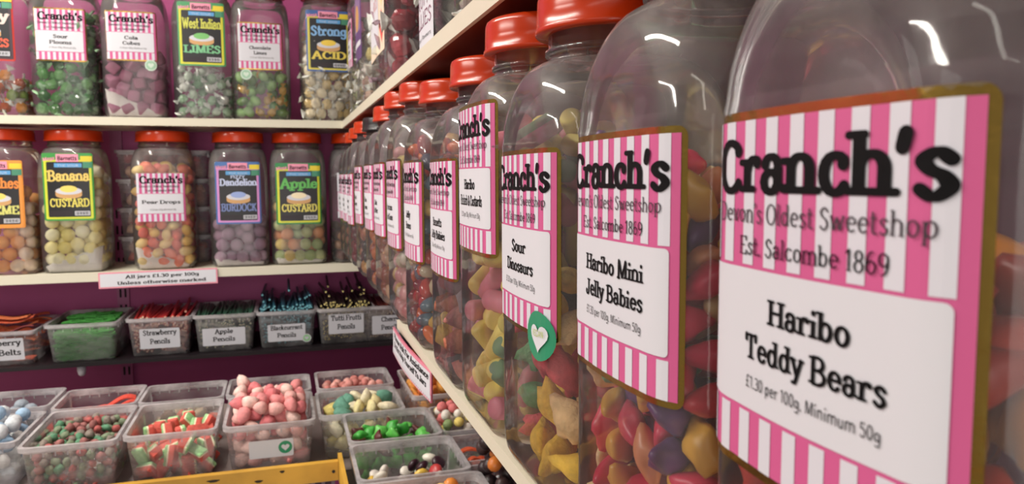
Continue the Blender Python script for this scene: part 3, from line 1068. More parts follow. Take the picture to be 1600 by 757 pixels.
SX = .845
BALL = lambda nm, c, s=.12, no=.03: shape_mesh(nm, mat(nm + '_%d_%d_%d' % c, c, .6, vary=.08, vscale=80, bump=.1, bscale=200), (s, s, s), [], 2, no, c[0])

# lower shelf, first jar at the frame edge to the corner
j, f = end_jar(-4.70, ZB, 'red lidded jar at the frame edge with an orange bordered label')
brand_label(j, f, .80, 1.17, 2.0, (232, 150, 60), (232, 150, 60), 'Peaches', 'CREME', (232, 140, 60), (214, 214, 120))
pour(j, [BALL('sugar_ball', (246, 180, 104)), BALL('sugar_ball', (246, 226, 200)), BALL('sugar_ball', (240, 166, 90))], 118, .123, .5, .5, .03, 'sugar_ball', '{c} sugar ball in the orange labelled jar', 'sugar balls in the orange labelled jar', 's', layers=1.6)
j, f = end_jar(-3.60, ZB, 'red lidded jar with a yellow bordered black label reading Banana Custard')
brand_label(j, f, .80, 1.19, 2.13, (64, 150, 70), (206, 214, 60), 'Banana', 'CUSTARD', (236, 206, 110), (226, 214, 100))
pour(j, [BALL('sugar_ball', (248, 238, 170)), BALL('sugar_ball', (248, 244, 206)), BALL('sugar_ball', (240, 226, 140))], 128, .123, .5, .5, .12, 'sugar_ball', '{c} sugar ball in the banana custard jar', 'sugar balls in the banana custard jar', 's', layers=1.6)
add_sugar(j, 'white sugar drift in the bottom of the banana custard jar', .12, .46)
j, f = end_jar(-2.50 * SX, ZB, 'red lidded jar with a pink striped label reading Pear Drops')
shop_label(j, f, 1.77, .81, .875, [('Pear Drops', .8)], foil=False, fine=False)
pour(j, [shape_mesh('pear_drop', mat('pear_%d' % i, c, .5, vary=.08, vscale=60), (.092, .084, .112), [(0, 0, 1, .25, 3)], 2) for i, c in enumerate([(248, 214, 120), (244, 140, 112), (248, 226, 154), (240, 124, 108)])], 250, .1, .5, .5, .06,
     'pear_drop', '{c} pear drop in the pear drops jar', 'pear drops in the pear drops jar', 's', layers=1.8)
add_sugar(j, 'white sugar drift in the bottom of the pear drops jar', .42, .06)
j, f = end_jar(-.93 * SX, ZB, 'red lidded jar with a mauve bordered label reading Dandelion and Burdock')
brand_label(j, f, .80, 1.16, 1.98, (70, 110, 170), (206, 140, 200), 'Dandelion', 'BURDOCK', (196, 208, 238), (116, 134, 186), 'FIZZY', (150, 170, 220))
pour(j, [BALL('sugar_ball', (176, 142, 164)), BALL('sugar_ball', (192, 162, 180)), BALL('sugar_ball', (162, 128, 150))], 66, .124, .5, .5, .06, 'sugar_ball', 'dusty {c} sugar ball in the dandelion and burdock jar', 'sugar balls in the mauve labelled jar', 's', layers=1.6)
add_sugar(j, 'white sugar drift in the bottom of the dandelion and burdock jar', .16, .06)
j, f = end_jar(.36 * SX, ZB, 'red lidded jar with a green bordered label reading Apple Custard')
brand_label(j, f, .84, 1.17, 1.96, (46, 130, 74), (206, 210, 60), 'Apple', 'CUSTARD', (96, 180, 90), (226, 214, 110), None, (240, 226, 190))
pour(j, [BALL('sugar_ball', (226, 200, 120), .116), BALL('sugar_ball', (170, 190, 130), .116), BALL('sugar_ball', (232, 160, 112), .116), BALL('sugar_ball', (196, 206, 150), .116)], 98, .12, .5, .5, .05, 'sugar_ball', '{c} sugar ball in the apple custard jar', 'sugar balls in the apple custard jar', 's', layers=1.6)
add_sugar(j, 'white sugar drift in the bottom of the apple custard jar', .14, .07)
j, f = end_jar(1.70 * SX, ZB, 'red lidded jar tucked in the corner of the lower end wall shelf')
shop_label(j, f, 1.77, .81, .875, [('Liquorice', .6)], foil=False, fine=False)
pour(j, [shape_mesh('corner_sweet', jelly('corner_%d' % i, c), (.1, .09, .12), [], 2) for i, c in enumerate([(60, 50, 50), (150, 110, 80), (110, 70, 60)])], 60, .115, .5, .5, .03, 'corner_sweet', '{c} sweet in the corner jar of the lower end wall shelf', 'sweets in the corner jar', 'l', layers=1.6)

# upper shelf
XW = lambda rgb, nm: mat(nm, rgb, .18, bump=.6, bscale=60, vary=.25, vscale=50, coat=.5)
CLR = mat('crinkled_wrapper', (216, 220, 212), .15, bump=.7, bscale=80, coat=.6)
j, f = end_jar(-4.70, ZA, 'cut off upper shelf jar at the frame edge with a red edged label')
brand_label(j, f, .80, 1.13, 2.05, (190, 50, 36), (60, 40, 50), 'Rosy', 'APPLES', (220, 200, 190), (220, 90, 60))
pour(j, [wrapped_mesh('wrapped_sweet', [XW(c, 'rosy_%d' % i), CLR], .085, i) for i, c in enumerate([(214, 140, 40), (120, 150, 50), (190, 90, 40)])], 52, .12, .5, .5, .03, 'wrapped_sweet', '{c} wrapped sweet in the cut off jar at the frame edge', 'wrapped sweets in the cut off upper jar', 's', layers=1.6)
j, f = end_jar(-3.60, ZA, 'upper shelf jar with a pink striped label reading Sour Plooms, green wrapped sweets inside')
shop_label(j, f, 1.83, .77, .86, [('Sour', .3), ('Plooms', .45)], foil=True, fine=False)
b = MB()
xx = f.hw + .006
b.add([(xx, -.28, .46), (xx, .26, .46), (xx, .26, .98), (xx, -.28, .98)], [(0, 1, 2, 3)])
st = obj('side_sticker', b.mesh('side_sticker', mat('buff_sticker', (206, 190, 160), .5)), j)
b = MB()
for q in range(4):
    b.add([(xx + .003, .0 + q * .05, .5), (xx + .003, .025 + q * .05, .5), (xx + .003, .025 + q * .05, .6), (xx + .003, .0 + q * .05, .6)], [(0, 1, 2, 3)])
obj('bar_print', b.mesh('bar_print', GREYP), st)
pour(j, [wrapped_mesh('wrapped_sweet', [XW(c, 'ploom_%d' % i), mat('green_film', (150, 190, 150), .15, bump=.7, bscale=80, coat=.6)], .09, i) for i, c in enumerate([(58, 128, 60), (90, 160, 80), (40, 96, 50), (120, 176, 110)])], 165, .115, .5, .5, .03, 'wrapped_sweet', '{c} wrapped sweet in the sour plooms jar', 'wrapped sweets in the sour plooms jar', 's', layers=1.7)
j, f = end_jar(-2.94 * SX, ZA, 'upper shelf jar with a pink striped label reading Cola Cubes')
shop_label(j, f, 1.84, .80, .82, [('Cola', .28), ('Cubes', .36)], foil=True, fine=False)
pour(j, [block_mesh('cola_cube', [mat('cola_%d' % i, c, .6, vary=.12, vscale=60)], .1, .1, .1, .14) for i, c in enumerate([(176, 112, 140), (190, 134, 158), (160, 92, 120)])], 84, .125, .5, .5, .05, 'cola_cube', 'dusty {c} cola cube in the cola cubes jar', 'cola cubes in the cola cubes jar', 's', layers=1.6)
add_sugar(j, 'white sugar drift in the bottom of the cola cubes jar', .50, .05)
PALEG = mat('pale_green_sticker', (196, 214, 200), .4)


def round_sticker(root, form, x, z, r):
    b = MB()
    ellipse(b, form.front, x, z, r, r, .004, 0)
    ellipse(b, form.front, x, z, r * .8, r * .8, .005, 1)
    heart(b, form.front, x, z, r * .5, .006, 0)
    obj('round_sticker', b.mesh('round_sticker', [PALEG, mat('soft_green_print', (150, 190, 162), .4)]), root)


round_sticker(j, f, .30, .93, .10)
j, f = end_jar(-1.56 * SX, ZA, 'upper shelf jar with a green and yellow bordered label reading West Indian Limes')
brand_label(j, f, .80, 1.14, 2.09, (70, 150, 96), (206, 206, 60), 'West Indian', 'LIMES', (206, 210, 90), (120, 190, 140), None, (120, 190, 110))
pour(j, [wrapped_mesh('wrapped_sweet', [XW(c, 'lime_%d' % i), CLR], .075, i) for i, c in enumerate([(150, 186, 150), (190, 206, 186), (96, 140, 100), (214, 218, 210)])], 92, .11, .5, .5, .03, 'wrapped_sweet', '{c} wrapped sweet in the West Indian limes jar', 'wrapped sweets in the limes jar', 's', layers=1.6)
j, f = end_jar(-.37 * SX, ZA, 'upper shelf jar with a pink striped label reading Chocolate Limes')
shop_label(j, f, 1.76, .77, .82, [('Chocolate', .5), ('Limes', .3)], foil=True, fine=False)
round_sticker(j, f, -.26, .83, .10)
pour(j, [shape_mesh('lime_sweet', XW(c, 'choclime_%d' % i), (.12, .09, .085), [], 2, .05, i) for i, c in enumerate([(120, 172, 96), (150, 196, 120), (90, 130, 60)])] + [wrapped_mesh('lime_sweet', [XW((196, 156, 70), 'choc_gold'), XW((190, 150, 60), 'choc_gold_film')], .07, 5)], 84, .115, .5, .5, .03, 'lime_sweet', 'glossy {c} sweet in the chocolate limes jar', 'chocolate limes in their jar', 's', layers=1.6, weights=[3, 3, 2, 2])
j, f = end_jar(1.10 * SX, ZA, 'upper shelf jar with a blue bordered label reading Strong Acid')
brand_label(j, f, .82, 1.14, 2.07, (60, 96, 160), (206, 196, 80), 'Strong', 'ACID', (130, 180, 226), (226, 206, 90), None, (236, 206, 80))
pour(j, [wrapped_mesh('wrapped_sweet', [XW(c, 'acid_%d' % i), CLR], .09, i) for i, c in enumerate([(228, 206, 150), (236, 224, 190), (220, 194, 130), (234, 230, 216)])], 150, .115, .5, .5, .03, 'wrapped_sweet', '{c} wrapped sweet in the acid drops jar', 'wrapped sweets in the acid drops jar', 'sl', layers=1.7)


# ------------------------------------------------------------------ tubs
def tub_mesh(hw, hd, h, taper=.88, ribs=True):
    """open food tub: tapered walls, flat rolled rim and stiffening ribs below it"""
    b = MB()
    r = .09
    rings = [rrect(hw * taper * .97, hd * taper * .97, r, 0, 4, 3), rrect(hw * taper, hd * taper, r, .02, 4, 3), rrect(hw * .97, hd * .97, r, h - .085, 4, 3)]
    b.loft(rings, True, False)
    body = b.mesh('tub_body', TUB, True, sharp=45)
    b = MB()
    rings = [rrect(hw * .97, hd * .97, r, h - .085, 4, 3), rrect(hw * .975, hd * .975, r, h - .06, 4, 3), rrect(hw * 1.03, hd * 1.03, r, h - .055, 4, 3), rrect(hw * 1.035, hd * 1.035, r, h, 4, 3), rrect(hw * .965, hd * .965, r, h, 4, 3), rrect(hw * .96, hd * .96, r, h - .09, 4, 3)]
    b.loft(rings, False, False)
    if ribs:
        for s in (-1, 1):
            for i in range(-3, 4):
                x = i / 4 * hw
                b.box(x - .008, x + .008, s * hd * .97 - .008, s * hd * .985 + .008, h - .13, h - .03)
            for i in range(-3, 4):
                y = i / 4 * hd
                b.box(s * hw * .97 - .008, s * hw * .985 + .008, y - .008, y + .008, h - .13, h - .03)
    return body, b.mesh('tub_rim', TUBRIM, True, sharp=45)


TM = {}


def tub(label, x, y0, z, hw, hd, h, group='open plastic tubs of sweets', rotz=0):
    t = thing('plastic_tub', label, 'tub', W(x, y0 + hd, z), rotz, group)
    k = (hw, hd, h)
    if k not in TM:
        TM[k] = tub_mesh(hw, hd, h)
    obj('tub_body', TM[k][0], t)
    obj('tub_rim', TM[k][1], t)
    return t


def flat(hd, h, taper=.88):
    """surface of the front wall of a tub"""
    def fn(x, z, off=0):
        k = taper + (.97 - taper) * z / (h - .1)
        return (x, -hd * k - off, z)
    return fn


def tub_label(t, fn, x0, x1, z0, z1, lines, r=.02, wf=None, slant=0):
    b = MB()
    rpatch(b, fn, x0, x1, z0, z1, r, .006, 0)
    lab = obj('label', b.mesh('label', WHITE), t)
    if lines:
        b = MB()
        w = x1 - x0
        k = len(lines)
        for i, (s, q) in enumerate(lines):
            c = (x0 + x1) / 2
            text(b, s, c - w * q / 2, c + w * q / 2, z1 - (z1 - z0) * ((i + .72) / (k + .25)), (z1 - z0) * .25, 'clarendon', fn, .008)
        obj('lettering', b.mesh('lettering', [BLACK]), lab)
    return lab


def stuff(t, name, label, mb_mesh):
    o = obj(name, mb_mesh, loc=t.location.copy(), rot=(0, 0, t.rotation_euler[2]))
    return tag(o, label, 'sweets', None, 'stuff')


def pencils(hw, hd, h, n, r, seed, tall=.0):
    """bundle of filled candy pencils lying front to back, cream ends showing"""
    g = np.random.default_rng(seed)
    b = MB()
    for k in range(n):
        z = .05 + r + g.uniform(0, 1) * (h - .05 - 2 * r) + (g.uniform(0, tall) if g.random() < .14 else 0)
        lim = hw * (.86 + .1 * min(1, z / h)) - r - .02
        x = g.uniform(-lim, lim)
        y0 = -hd * (.87 + .08 * min(1, z / h)) + .03 + g.uniform(0, .05 if z < h else .35)
        y1 = y0 + 1.3
        dx, dz = g.normal() * .05, g.normal() * .03 + (.04 if z > h * .8 else 0)
        ring = lambda y, s, ox, oz: [(x + ox + r * s * math.cos(i * math.tau / 7), y, z + oz + r * s * math.sin(i * math.tau / 7)) for i in range(7)]
        b.loft([ring(y0, 1, 0, 0), ring(y1, 1, dx, dz)])
        b.add(ring(y0 - .004, .62, 0, 0), [tuple(range(7))], 1)
    return b


CRM = mat('fondant_white', (226, 214, 180), .6)
ZT = -3.275
TW, TD, TH = .545, .82, .72


def pencil_tub(x, label, words_, rgb, cream, seed, tall, x0=-.36, x1=.36, lz=(.14, .52)):
    t = tub(label, x, D - .02, ZT, TW, TD, TH, 'tubs on the black shelf')
    tub_label(t, flat(TD, TH), x0, x1, lz[0], lz[1], words_)
    nm = label.split(' tub')[0]
    stuff(t, 'candy_pencils', 'bundle of %s' % label.split('holding ')[1], pencils(TW, TD, TH + tall * .4, 330, .026, seed, tall).mesh('candy_pencils', [mat('pencil_%d' % seed, rgb, .4, vary=.15, vscale=80), cream]))
    return t


t = tub('clear tub labelled Fizzy Belts at the frame edge of the black shelf', -5.55 * SX - .15, D - .05, ZT, .6, .82, .62, 'tubs on the black shelf')
tub_label(t, flat(.82, .62), -.42, .42, .1, .5, [('Strawberry', .9), ('Fizzy Belts', .88)])


def belt(seed):
    g = np.random.default_rng(seed)
    b = MB()
    n = 16
    pa, pb = g.uniform(0, 6, 2)
    for k in range(n):
        pass
    rings = []
    for i in range(n + 1):
        s = (i / n - .5) * 1.1
        z = .05 * math.sin(s * 7 + pa) + .06 * math.cos(s * 3 + pb)
        y = .04 * math.sin(s * 5 + pb)
        rings.append([(s, y - .07, z), (s, y + .07, z + .01), (s, y + .07, z + .028), (s, y - .07, z + .018)])
    b.loft(rings)
    return b


BELTM = [sug('belt_red', (204, 92, 60)), sug('belt_orange', (214, 116, 70)), sug('belt_dark', (120, 44, 46))]
for k in range(20):
    o = obj('fizzy_belt', belt(k).mesh('fizzy_belt', BELTM[k % 3 if k > 12 else k % 2]), loc=t.location + Vector(((random.uniform(-.1, .1)) * U, random.uniform(-.6, .55) * U, (.12 + k * .034) * U)), rot=(random.uniform(-.3, .3), random.uniform(-.12, .12), random.uniform(-.4, .4)))
    tag(o, 'sugared strawberry belt lying in the fizzy belts tub', 'sweet', 'belts in the fizzy belts tub')

t = tub('clear tub of short green laces, without a label, on the black shelf', -4.14 * SX, D - .08, ZT, .575, .82, .70, 'tubs on the black shelf')
g = np.random.default_rng(3)
b = MB()
for k in range(1500):
    z = g.uniform(.03, .52) if k < 1100 else g.uniform(.42, .62)
    x = g.uniform(-.39, .39)
    y = g.uniform(-.70, -.45) if k < 1100 else g.uniform(-.66, .7)
    if k >= 1100:
        z += .10 * math.exp(-((y - .2) / .4) ** 2)
    a, l, r = g.uniform(-.5, .5), g.uniform(.06, .13), .017
    ca, sa = math.cos(a) * l, math.sin(a) * l * .5
    b.loft([[(x + t_ * ca, y + r * math.cos(q * 1.2566), z + t_ * sa + r * math.sin(q * 1.2566)) for q in range(5)] for t_ in (-1, 0, 1)])
stuff(t, 'green_laces', 'heap of short grass green laces in the unlabelled tub on the black shelf', b.mesh('green_laces', [sug('lace_green', (74, 160, 70))]))

pencil_tub(-2.645 * SX, 'clear tub holding red strawberry candy pencils', [('Strawberry', .84), ('Pencils', .5)], (186, 52, 48), CRM, 1, .05, -.34, .34)
pencil_tub(-1.31 * SX, 'clear tub holding green apple candy pencils', [('Apple', .42), ('Pencils', .52)], (44, 96, 74), CRM, 2, .0, -.4, .36, (.12, .46))
pencil_tub(.02 * SX, 'clear tub holding dark blue blackcurrant candy pencils', [('Blackcurrant', .84), ('Pencils', .5)], (28, 78, 96), mat('fondant_blue', (120, 190, 200), .6), 3, .30, -.36, .34, (.12, .46))
b = MB()
bt = [o for o in bpy.data.objects if o.get('label') == 'clear tub holding dark blue blackcurrant candy pencils'][0]
ellipse(b, flat(TD, TH), .36, .16, .085, .085, .009, 0)
ellipse(b, flat(TD, TH), .36, .16, .068, .068, .010, 1)
heart(b, flat(TD, TH), .36, .16, .04, .011, 0)
obj('vegan_sticker', b.mesh('vegan_sticker', [WHITE, mat('pale_green_print', (150, 206, 150), .5)]), bt)
pencil_tub(1.345 * SX, 'clear tub holding dark tutti frutti candy pencils', [('Tutti Frutti', .86), ('Pencils', .5)], (44, 36, 30), mat('fondant_yellow', (226, 210, 130), .6), 4, .34, -.34, .34, (.2, .6))
t = pencil_tub(2.0, 'clear tub holding red and cream candy pencils in the corner', [('Cherry', .5), ('Pencils', .5)], (110, 50, 40), CRM, 5, .0)

# four small tubs stacked behind the pear drops jar
for k in range(4):
    zz = ZB + k * .56
    t = thing('small_tub', ['bottom', 'second', 'third', 'topmost'][k] + ' small clear tub of the stack behind the pear drops jar', 'tub', W(-2.62 * SX, D + 1.50, zz), 0, 'small tubs stacked behind the pear drops jar')
    key = ('small',)
    if key not in TM:
        TM[key] = tub_mesh(.84, .30, .545, .93)
    obj('tub_body', TM[key][0], t)
    obj('tub_rim', TM[key][1], t)
    cs = [(200, 96, 80), (190, 84, 70), (206, 140, 110), (206, 90, 100)][k]
    pour(t, [shape_mesh('foam_sweet', mat('foam_%d_%d' % (k, i), c, .7), (.11, .08, .1), MUSH, 2, .05, i) for i, c in enumerate([cs, (226, 190, 160), cs])], 30, .105, .74, .26, .03,
         'foam_sweet', '{c} foam sweet in the %s small tub behind the pear drops jar' % ['bottom', 'second', 'third', 'topmost'][k], 'foam sweets in the %s small tub' % ['bottom', 'second', 'third', 'topmost'][k], 'sl', layers=1.2)

# ------------------------------------------------------------------ counter with open tubs
ZR = -3.10           # rims
CT = ZR - .66        # counter top
COUNTER = mat('grey_counter_top', (128, 116, 112), .5, vary=.1, vscale=10)
t = thing('display_counter', 'low grey counter carrying the open tubs below the end wall shelves', 'counter', W(-1.5, 11, ZF))
b = MB()
b.box(-4.6, 4.0, -1.35, 2.2, CT - ZF - .12, CT - ZF)
obj('counter_top', b.mesh('counter_top', COUNTER), t)
b = MB()
b.box(-4.6, 2.0, -1.2, 2.0, 0, CT - ZF - .12)
obj('counter_base', b.mesh('counter_base', mat('dark_counter_base', (70, 48, 60), .6)), t)
rm = MB()
rm.box(-.022, .022, -.02, .02, 0, 1.9)
rme = rm.mesh('rib', mat('grey_rib', (128, 112, 122), .5))
for k in range(38):
    obj('rib', rme, t, loc=((-2.6 + k * .125) * U, -1.22 * U, (CT - ZF - 2.05) * U))

YEL = mat('worn_yellow_paint', (198, 152, 56), .5, vary=.25, vscale=14)
t = thing('tray_rail', 'worn yellow rail along the front of the counter tubs', 'rail', W(-1.0, 9.585, -3.83))
b = MB()
b.box(-2.6, 1.58, -.05, .05, 0, .24)
obj('front_rail', b.mesh('front_rail', YEL), t)
b = MB()
b.box(1.585, 1.635, -1.9, .10, -.02, .30)
obj('side_rail', b.mesh('side_rail', YEL), t)
MARK = mat('black_scuff', (50, 40, 26), .8)
for k, (x, w, z) in enumerate([(-.55, .1, .15), (-.2, .07, .06), (.1, .12, .17), (.62, .08, .1), (.9, .05, .19), (-.9, .06, .12)]):
    b = MB()
    b.add([(x + w * .6 * math.cos(i) * (1 + .3 * math.sin(3 * i)), -.052, z + .018 * math.sin(i)) for i in np.linspace(0, 6, 11)], [tuple(range(11))])
    obj('scuff', b.mesh('scuff', MARK), t)
b = MB()
b.add([(1.52 + .022 * math.cos(i * .628), -.054, .12 + .022 * math.sin(i * .628)) for i in range(10)], [tuple(range(10))])
obj('screw_head', b.mesh('screw_head', MATS['black_lid_plastic']), t)

HB = .62
ZTB = ZR - HB


def ctub(label, x0, x1, y0, y1, z=0, h=HB):
    hw, hd = round((x1 - x0) / 2 / 1.035, 3), round((y1 - y0) / 2 / 1.035, 3)
    t = tub(label, (x0 + x1) / 2, y0 + (y1 - y0) / 2 - hd, ZR - h + z, hw, hd, h, 'open tubs on the counter')
    return t, hw, hd


# column A
t, hw, hd = ctub('front counter tub packed with small red and green sour pieces', -3.02, -1.97, 9.72, 11.22)
pour(t, [shape_mesh('sour_piece', sug('sourp_%d' % i, c), (.056, .042, .046), FROG, 2, .06, i) for i, c in enumerate([(150, 96, 92), (120, 136, 108), (86, 136, 104), (166, 84, 80), (130, 120, 110)])], 560, .055, .46, .66, .03,
     'sour_piece', 'small {c} sugared piece in the front tub at the frame edge', 'sour pieces in the front counter tub', 'sl', layers=1.2)
t, hw, hd = ctub('rear counter tub of red sugared strips behind the red and green pieces', -3.08, -2.02, 11.28, 12.3)
for k in range(16):
    o = obj('red_strip', belt(40 + k).mesh('red_strip', [sug('strip_red', (206, 70, 54))]), loc=t.location + Vector((random.uniform(-.03, .03) * U, random.uniform(-.38, .35) * U, (.1 + k * .022) * U)), rot=(random.uniform(-.3, .3), random.uniform(-.1, .1), random.uniform(-.15, .15)))
    o.scale = (.8, 1, 1)
    tag(o, 'red sugared strip in the rear counter tub at the frame edge', 'sweet', 'red strips in the rear counter tub')
# column B
t, hw, hd = ctub('front counter tub of red and green watermelon slices', -1.93, -.86, 9.78, 11.18)
WM = [sug('melon_red', (206, 92, 80)), sug('melon_white', (226, 220, 186)), sug('melon_green', (150, 200, 140))]
pour(t, [block_mesh('melon_slice', WM, .14, .065, .068, .1, [(.02, 0), (.045, 1), (.2, 2)]), block_mesh('melon_slice', WM, .13, .07, .064, .1, [(-.02, 2), (.0, 1), (.2, 0)])], 68, .095, .46, .6, .03,
     'melon_slice', 'layered red, white and green melon slice in the watermelon tub', 'melon slices in the front counter tub', 'sl', layers=1.6)
t, hw, hd = ctub('rear counter tub nearly empty, behind the watermelon slices', -2.0, -.88, 11.24, 12.2)
pour(t, [shape_mesh('leftover_sweet', sug('left_%d' % i, c), (.1, .09, .09), FROG, 2, .05, i) for i, c in enumerate([(214, 90, 60), (120, 92, 74), (190, 170, 140)])], 22, .11, .46, .4, .03,
     'leftover_sweet', '{c} scattered sweet in the nearly empty rear tub', 'sweets in the nearly empty rear tub', 'sl', layers=3)
# column C
t, hw, hd = ctub('front counter tub heaped with pink foam mushrooms and a white heart label', -.80, .33, 9.78, 11.18)
pour(t, [shape_mesh('foam_mushroom', sug('mush_%d' % i, c), (.082, .078, .1), MUSH, 2, .05, i) for i, c in enumerate([(222, 140, 140), (228, 170, 164), (214, 120, 124), (234, 200, 190)])], 175, .092, .47, .6, .03,
     'foam_mushroom', '{c} foam mushroom in the heaped pink tub', 'foam mushrooms in the heaped pink tub', 'sl', layers=1.6)
fn = flat(hd, HB)
lab = tub_label(t, fn, -.26, .28, .16, .40, None)
b = MB()
ellipse(b, fn, .18, .285, .085, .085, .008, 0)
heart(b, fn, .18, .285, .05, .009, 1)
obj('heart_badge', b.mesh('heart_badge', [GREENS, WHITE]), lab)
t, hw, hd = ctub('rear counter tub, empty looking, behind the pink foam mushrooms', -.86, .33, 11.24, 12.2)
pour(t, [shape_mesh('pale_sweet', sug('pale_%d' % i, c), (.1, .09, .09), MUSH, 2, .05, i) for i, c in enumerate([(170, 130, 130), (150, 110, 110)])], 16, .11, .46, .4, .03, 'pale_sweet', '{c} sweet lying low in the empty looking rear tub', 'sweets in the empty looking rear tub', 'sl', layers=3)
# column D and E
t, hw, hd = ctub('rear counter tub of pink sugared pieces with a wide white label', .40, 1.54, 11.2, 12.25)
pour(t, [shape_mesh('pink_piece', sug('pinkp_%d' % i, c), (.075, .065, .065), [], 2, .06, i) for i, c in enumerate([(206, 140, 132), (196, 124, 116), (216, 160, 150)])], 150, .075, .48, .44, .03,
     'pink_piece', '{c} sugared piece in the tub with the wide white label', 'pink pieces in the rear counter tub', 'sl', layers=1.2)
tub_label(t, flat(hd, HB), -.40, .5, .2, .45, None)
t, hw, hd = ctub('counter tub of yellow and teal foam slices beside the yellow rail end', .37, 1.52, 9.96, 11.15, -.02)
pour(t, [shape_mesh('foam_turtle', sug('turt_%d' % i, c), (.12, .1, .07), FROG, 2, .04, i) for i, c in enumerate([(226, 214, 160), (216, 200, 120), (96, 150, 130), (230, 222, 190)])], 46, .12, .48, .5, .03,
     'foam_turtle', '{c} foam piece in the tub behind the frogs', 'foam pieces behind the frogs', 'sl', layers=1.8)
t = thing('display_counter', 'narrow grey counter carrying the frogs and liquorice tubs', 'counter', W(1.6, 7.9, ZF))
b = MB()
b.box(-.98, .93, -1.65, 1.72, CT - ZF - .12, CT - ZF)
obj('counter_top', b.mesh('counter_top', COUNTER), t)
b = MB()
b.box(-.9, .9, -1.6, 1.7, 0, CT - ZF - .12)
obj('counter_base', b.mesh('counter_base', MATS['dark_counter_base']), t)
t, hw, hd = ctub('counter tub of bright green frogs and dark cherries', .66, 1.79, 8.78, 9.92, .0)
pour(t, [shape_mesh('jelly_frog', jelly('frog_%d' % i, c, .4), (.078, .07, .05), FROG, 3, .09, i) for i, c in enumerate([(70, 170, 70), (96, 190, 84), (90, 44, 44)])], 92, .09, .48, .5, .03,
     'jelly_frog', '{c} jelly frog in the frogs tub', 'jelly frogs in the frogs tub', 'sl', layers=1.8, weights=[4, 3, 3])
t, hw, hd = ctub('counter tub of black, white and red liquorice pieces', .65, 1.86, 7.6, 8.72, .0)
pour(t, [shape_mesh('liquorice_piece', mat('liq_%d' % i, c, .35), (.092, .085, .052), [], 2, .02, i) for i, c in enumerate([(232, 228, 214), (50, 24, 36), (226, 220, 210), (180, 60, 60), (226, 190, 80)])], 66, .09, .48, .48, .03,
     'liquorice_piece', '{c} smooth sweet in the liquorice tub', 'smooth sweets in the liquorice tub', 'sl', layers=1.8, weights=[4, 3, 3, 1, 1])
t, hw, hd = ctub('counter tub of orange and cream sweets cut by the frame bottom', .66, 1.92, 6.35, 7.54, .0)
pour(t, [shape_mesh('orange_cream', jelly('oc_%d' % i, c, .4), (.085, .075, .075), [], 2, .03, i) for i, c in enumerate([(232, 160, 70), (238, 206, 140), (222, 140, 60), (236, 226, 200)])], 120, .085, .48, .5, .03,
     'orange_cream', '{c} sweet in the tub cut by the frame bottom', 'orange and cream sweets', 'sl', layers=1.6)
# column F, under the near shelf
t, hw, hd = ctub('counter tub of orange jelly peaches under the near jar shelf', 1.68, 2.52, 10.4, 12.0)
pour(t, [shape_mesh('jelly_peach', sug('peach_%d' % i, c), (.15, .13, .1), [(0, 0, 1, -.2, 5)], 2, .02, i) for i, c in enumerate([(226, 140, 60), (232, 164, 80), (214, 110, 56)])], 46, .14, .38, .7, .03,
     'jelly_peach', '{c} jelly peach in the tub under the near jar shelf', 'jelly peaches', 'sl', layers=1.8)
t, hw, hd = ctub('counter tub of mixed small sweets with a white label under the near jar shelf', 1.84, 2.54, 9.1, 10.2, -.1, .52)
pour(t, [shape_mesh('mixed_sweet', sug('mixs_%d' % i, c), (.075, .065, .065), [], 2, .04, i) for i, c in enumerate([(214, 120, 120), (222, 200, 110), (130, 150, 100), (226, 220, 210)])], 110, .08, .32, .46, .03,
     'mixed_sweet', '{c} small sweet beside the peaches tub', 'mixed small sweets', 'sl', layers=1.4)
tub_label(t, flat(hd, HB), -.26, .3, .25, .5, None)
t, hw, hd = ctub('dark counter tub with one orange sweet nearest the shelf edge', 1.86, 2.54, 6.9, 8.0, -.12, .5)
pour(t, [shape_mesh('dark_sweet', mat('dark_%d' % i, c, .4), (.09, .08, .08), [], 2, .04, i) for i, c in enumerate([(44, 32, 34), (60, 44, 44), (206, 120, 50)])], 60, .1, .3, .44, .03, 'dark_sweet', '{c} sweet in the dark counter tub', 'dark sweets', 'sl', layers=1.6, weights=[6, 4, 1])
t, hw, hd = ctub('counter tub of orange red strips between the mixed sweets and the dark tub', 1.86, 2.54, 8.1, 9.0, -.12, .5)
for k in range(8):
    o = obj('orange_strip', belt(80 + k).mesh('orange_strip', [sug('strip_orange', (206, 84, 44))]), loc=t.location + Vector((0, random.uniform(-.28, .28) * U, (.1 + k * .04) * U)), rot=(random.uniform(-.3, .3), 0, random.uniform(-.1, .1)))
    o.scale = (.5, 1, 1)
    tag(o, 'orange red strip in the tub beside the dark tub', 'sweet', 'orange strips')
# column at the frame edge
PB = mat('pale_blue_sweet', (150, 176, 196), .6)
t, hw, hd = ctub('front counter tub of pale blue sweets at the frame edge', -4.25, -3.12, 10.1, 11.4, -.03)
pour(t, [shape_mesh('blue_sweet', sug('bluesw_%d' % i, c), (.1, .09, .09), [], 2, .04, i) for i, c in enumerate([(206, 212, 216), (150, 180, 206), (226, 226, 222)])], 90, .105, .46, .55, .03,
     'blue_sweet', '{c} sweet in the frame edge tub', 'pale blue sweets', 'sl', layers=1.4)
t, hw, hd = ctub('rear counter tub of dull blue pieces at the frame edge', -4.3, -3.14, 11.5, 12.5)
pour(t, [shape_mesh('dull_blue_piece', sug('dblue_%d' % i, c), (.1, .09, .09), [], 2, .04, i) for i, c in enumerate([(110, 130, 150), (140, 150, 160)])], 40, .105, .46, .4, .03, 'dull_blue_piece', '{c} sweet in the rear frame edge tub', 'dull blue sweets', 'sl', layers=1.4)

# ------------------------------------------------------------------ signs
PINKP = mat('pink_sign_border', (226, 140, 160), .5)


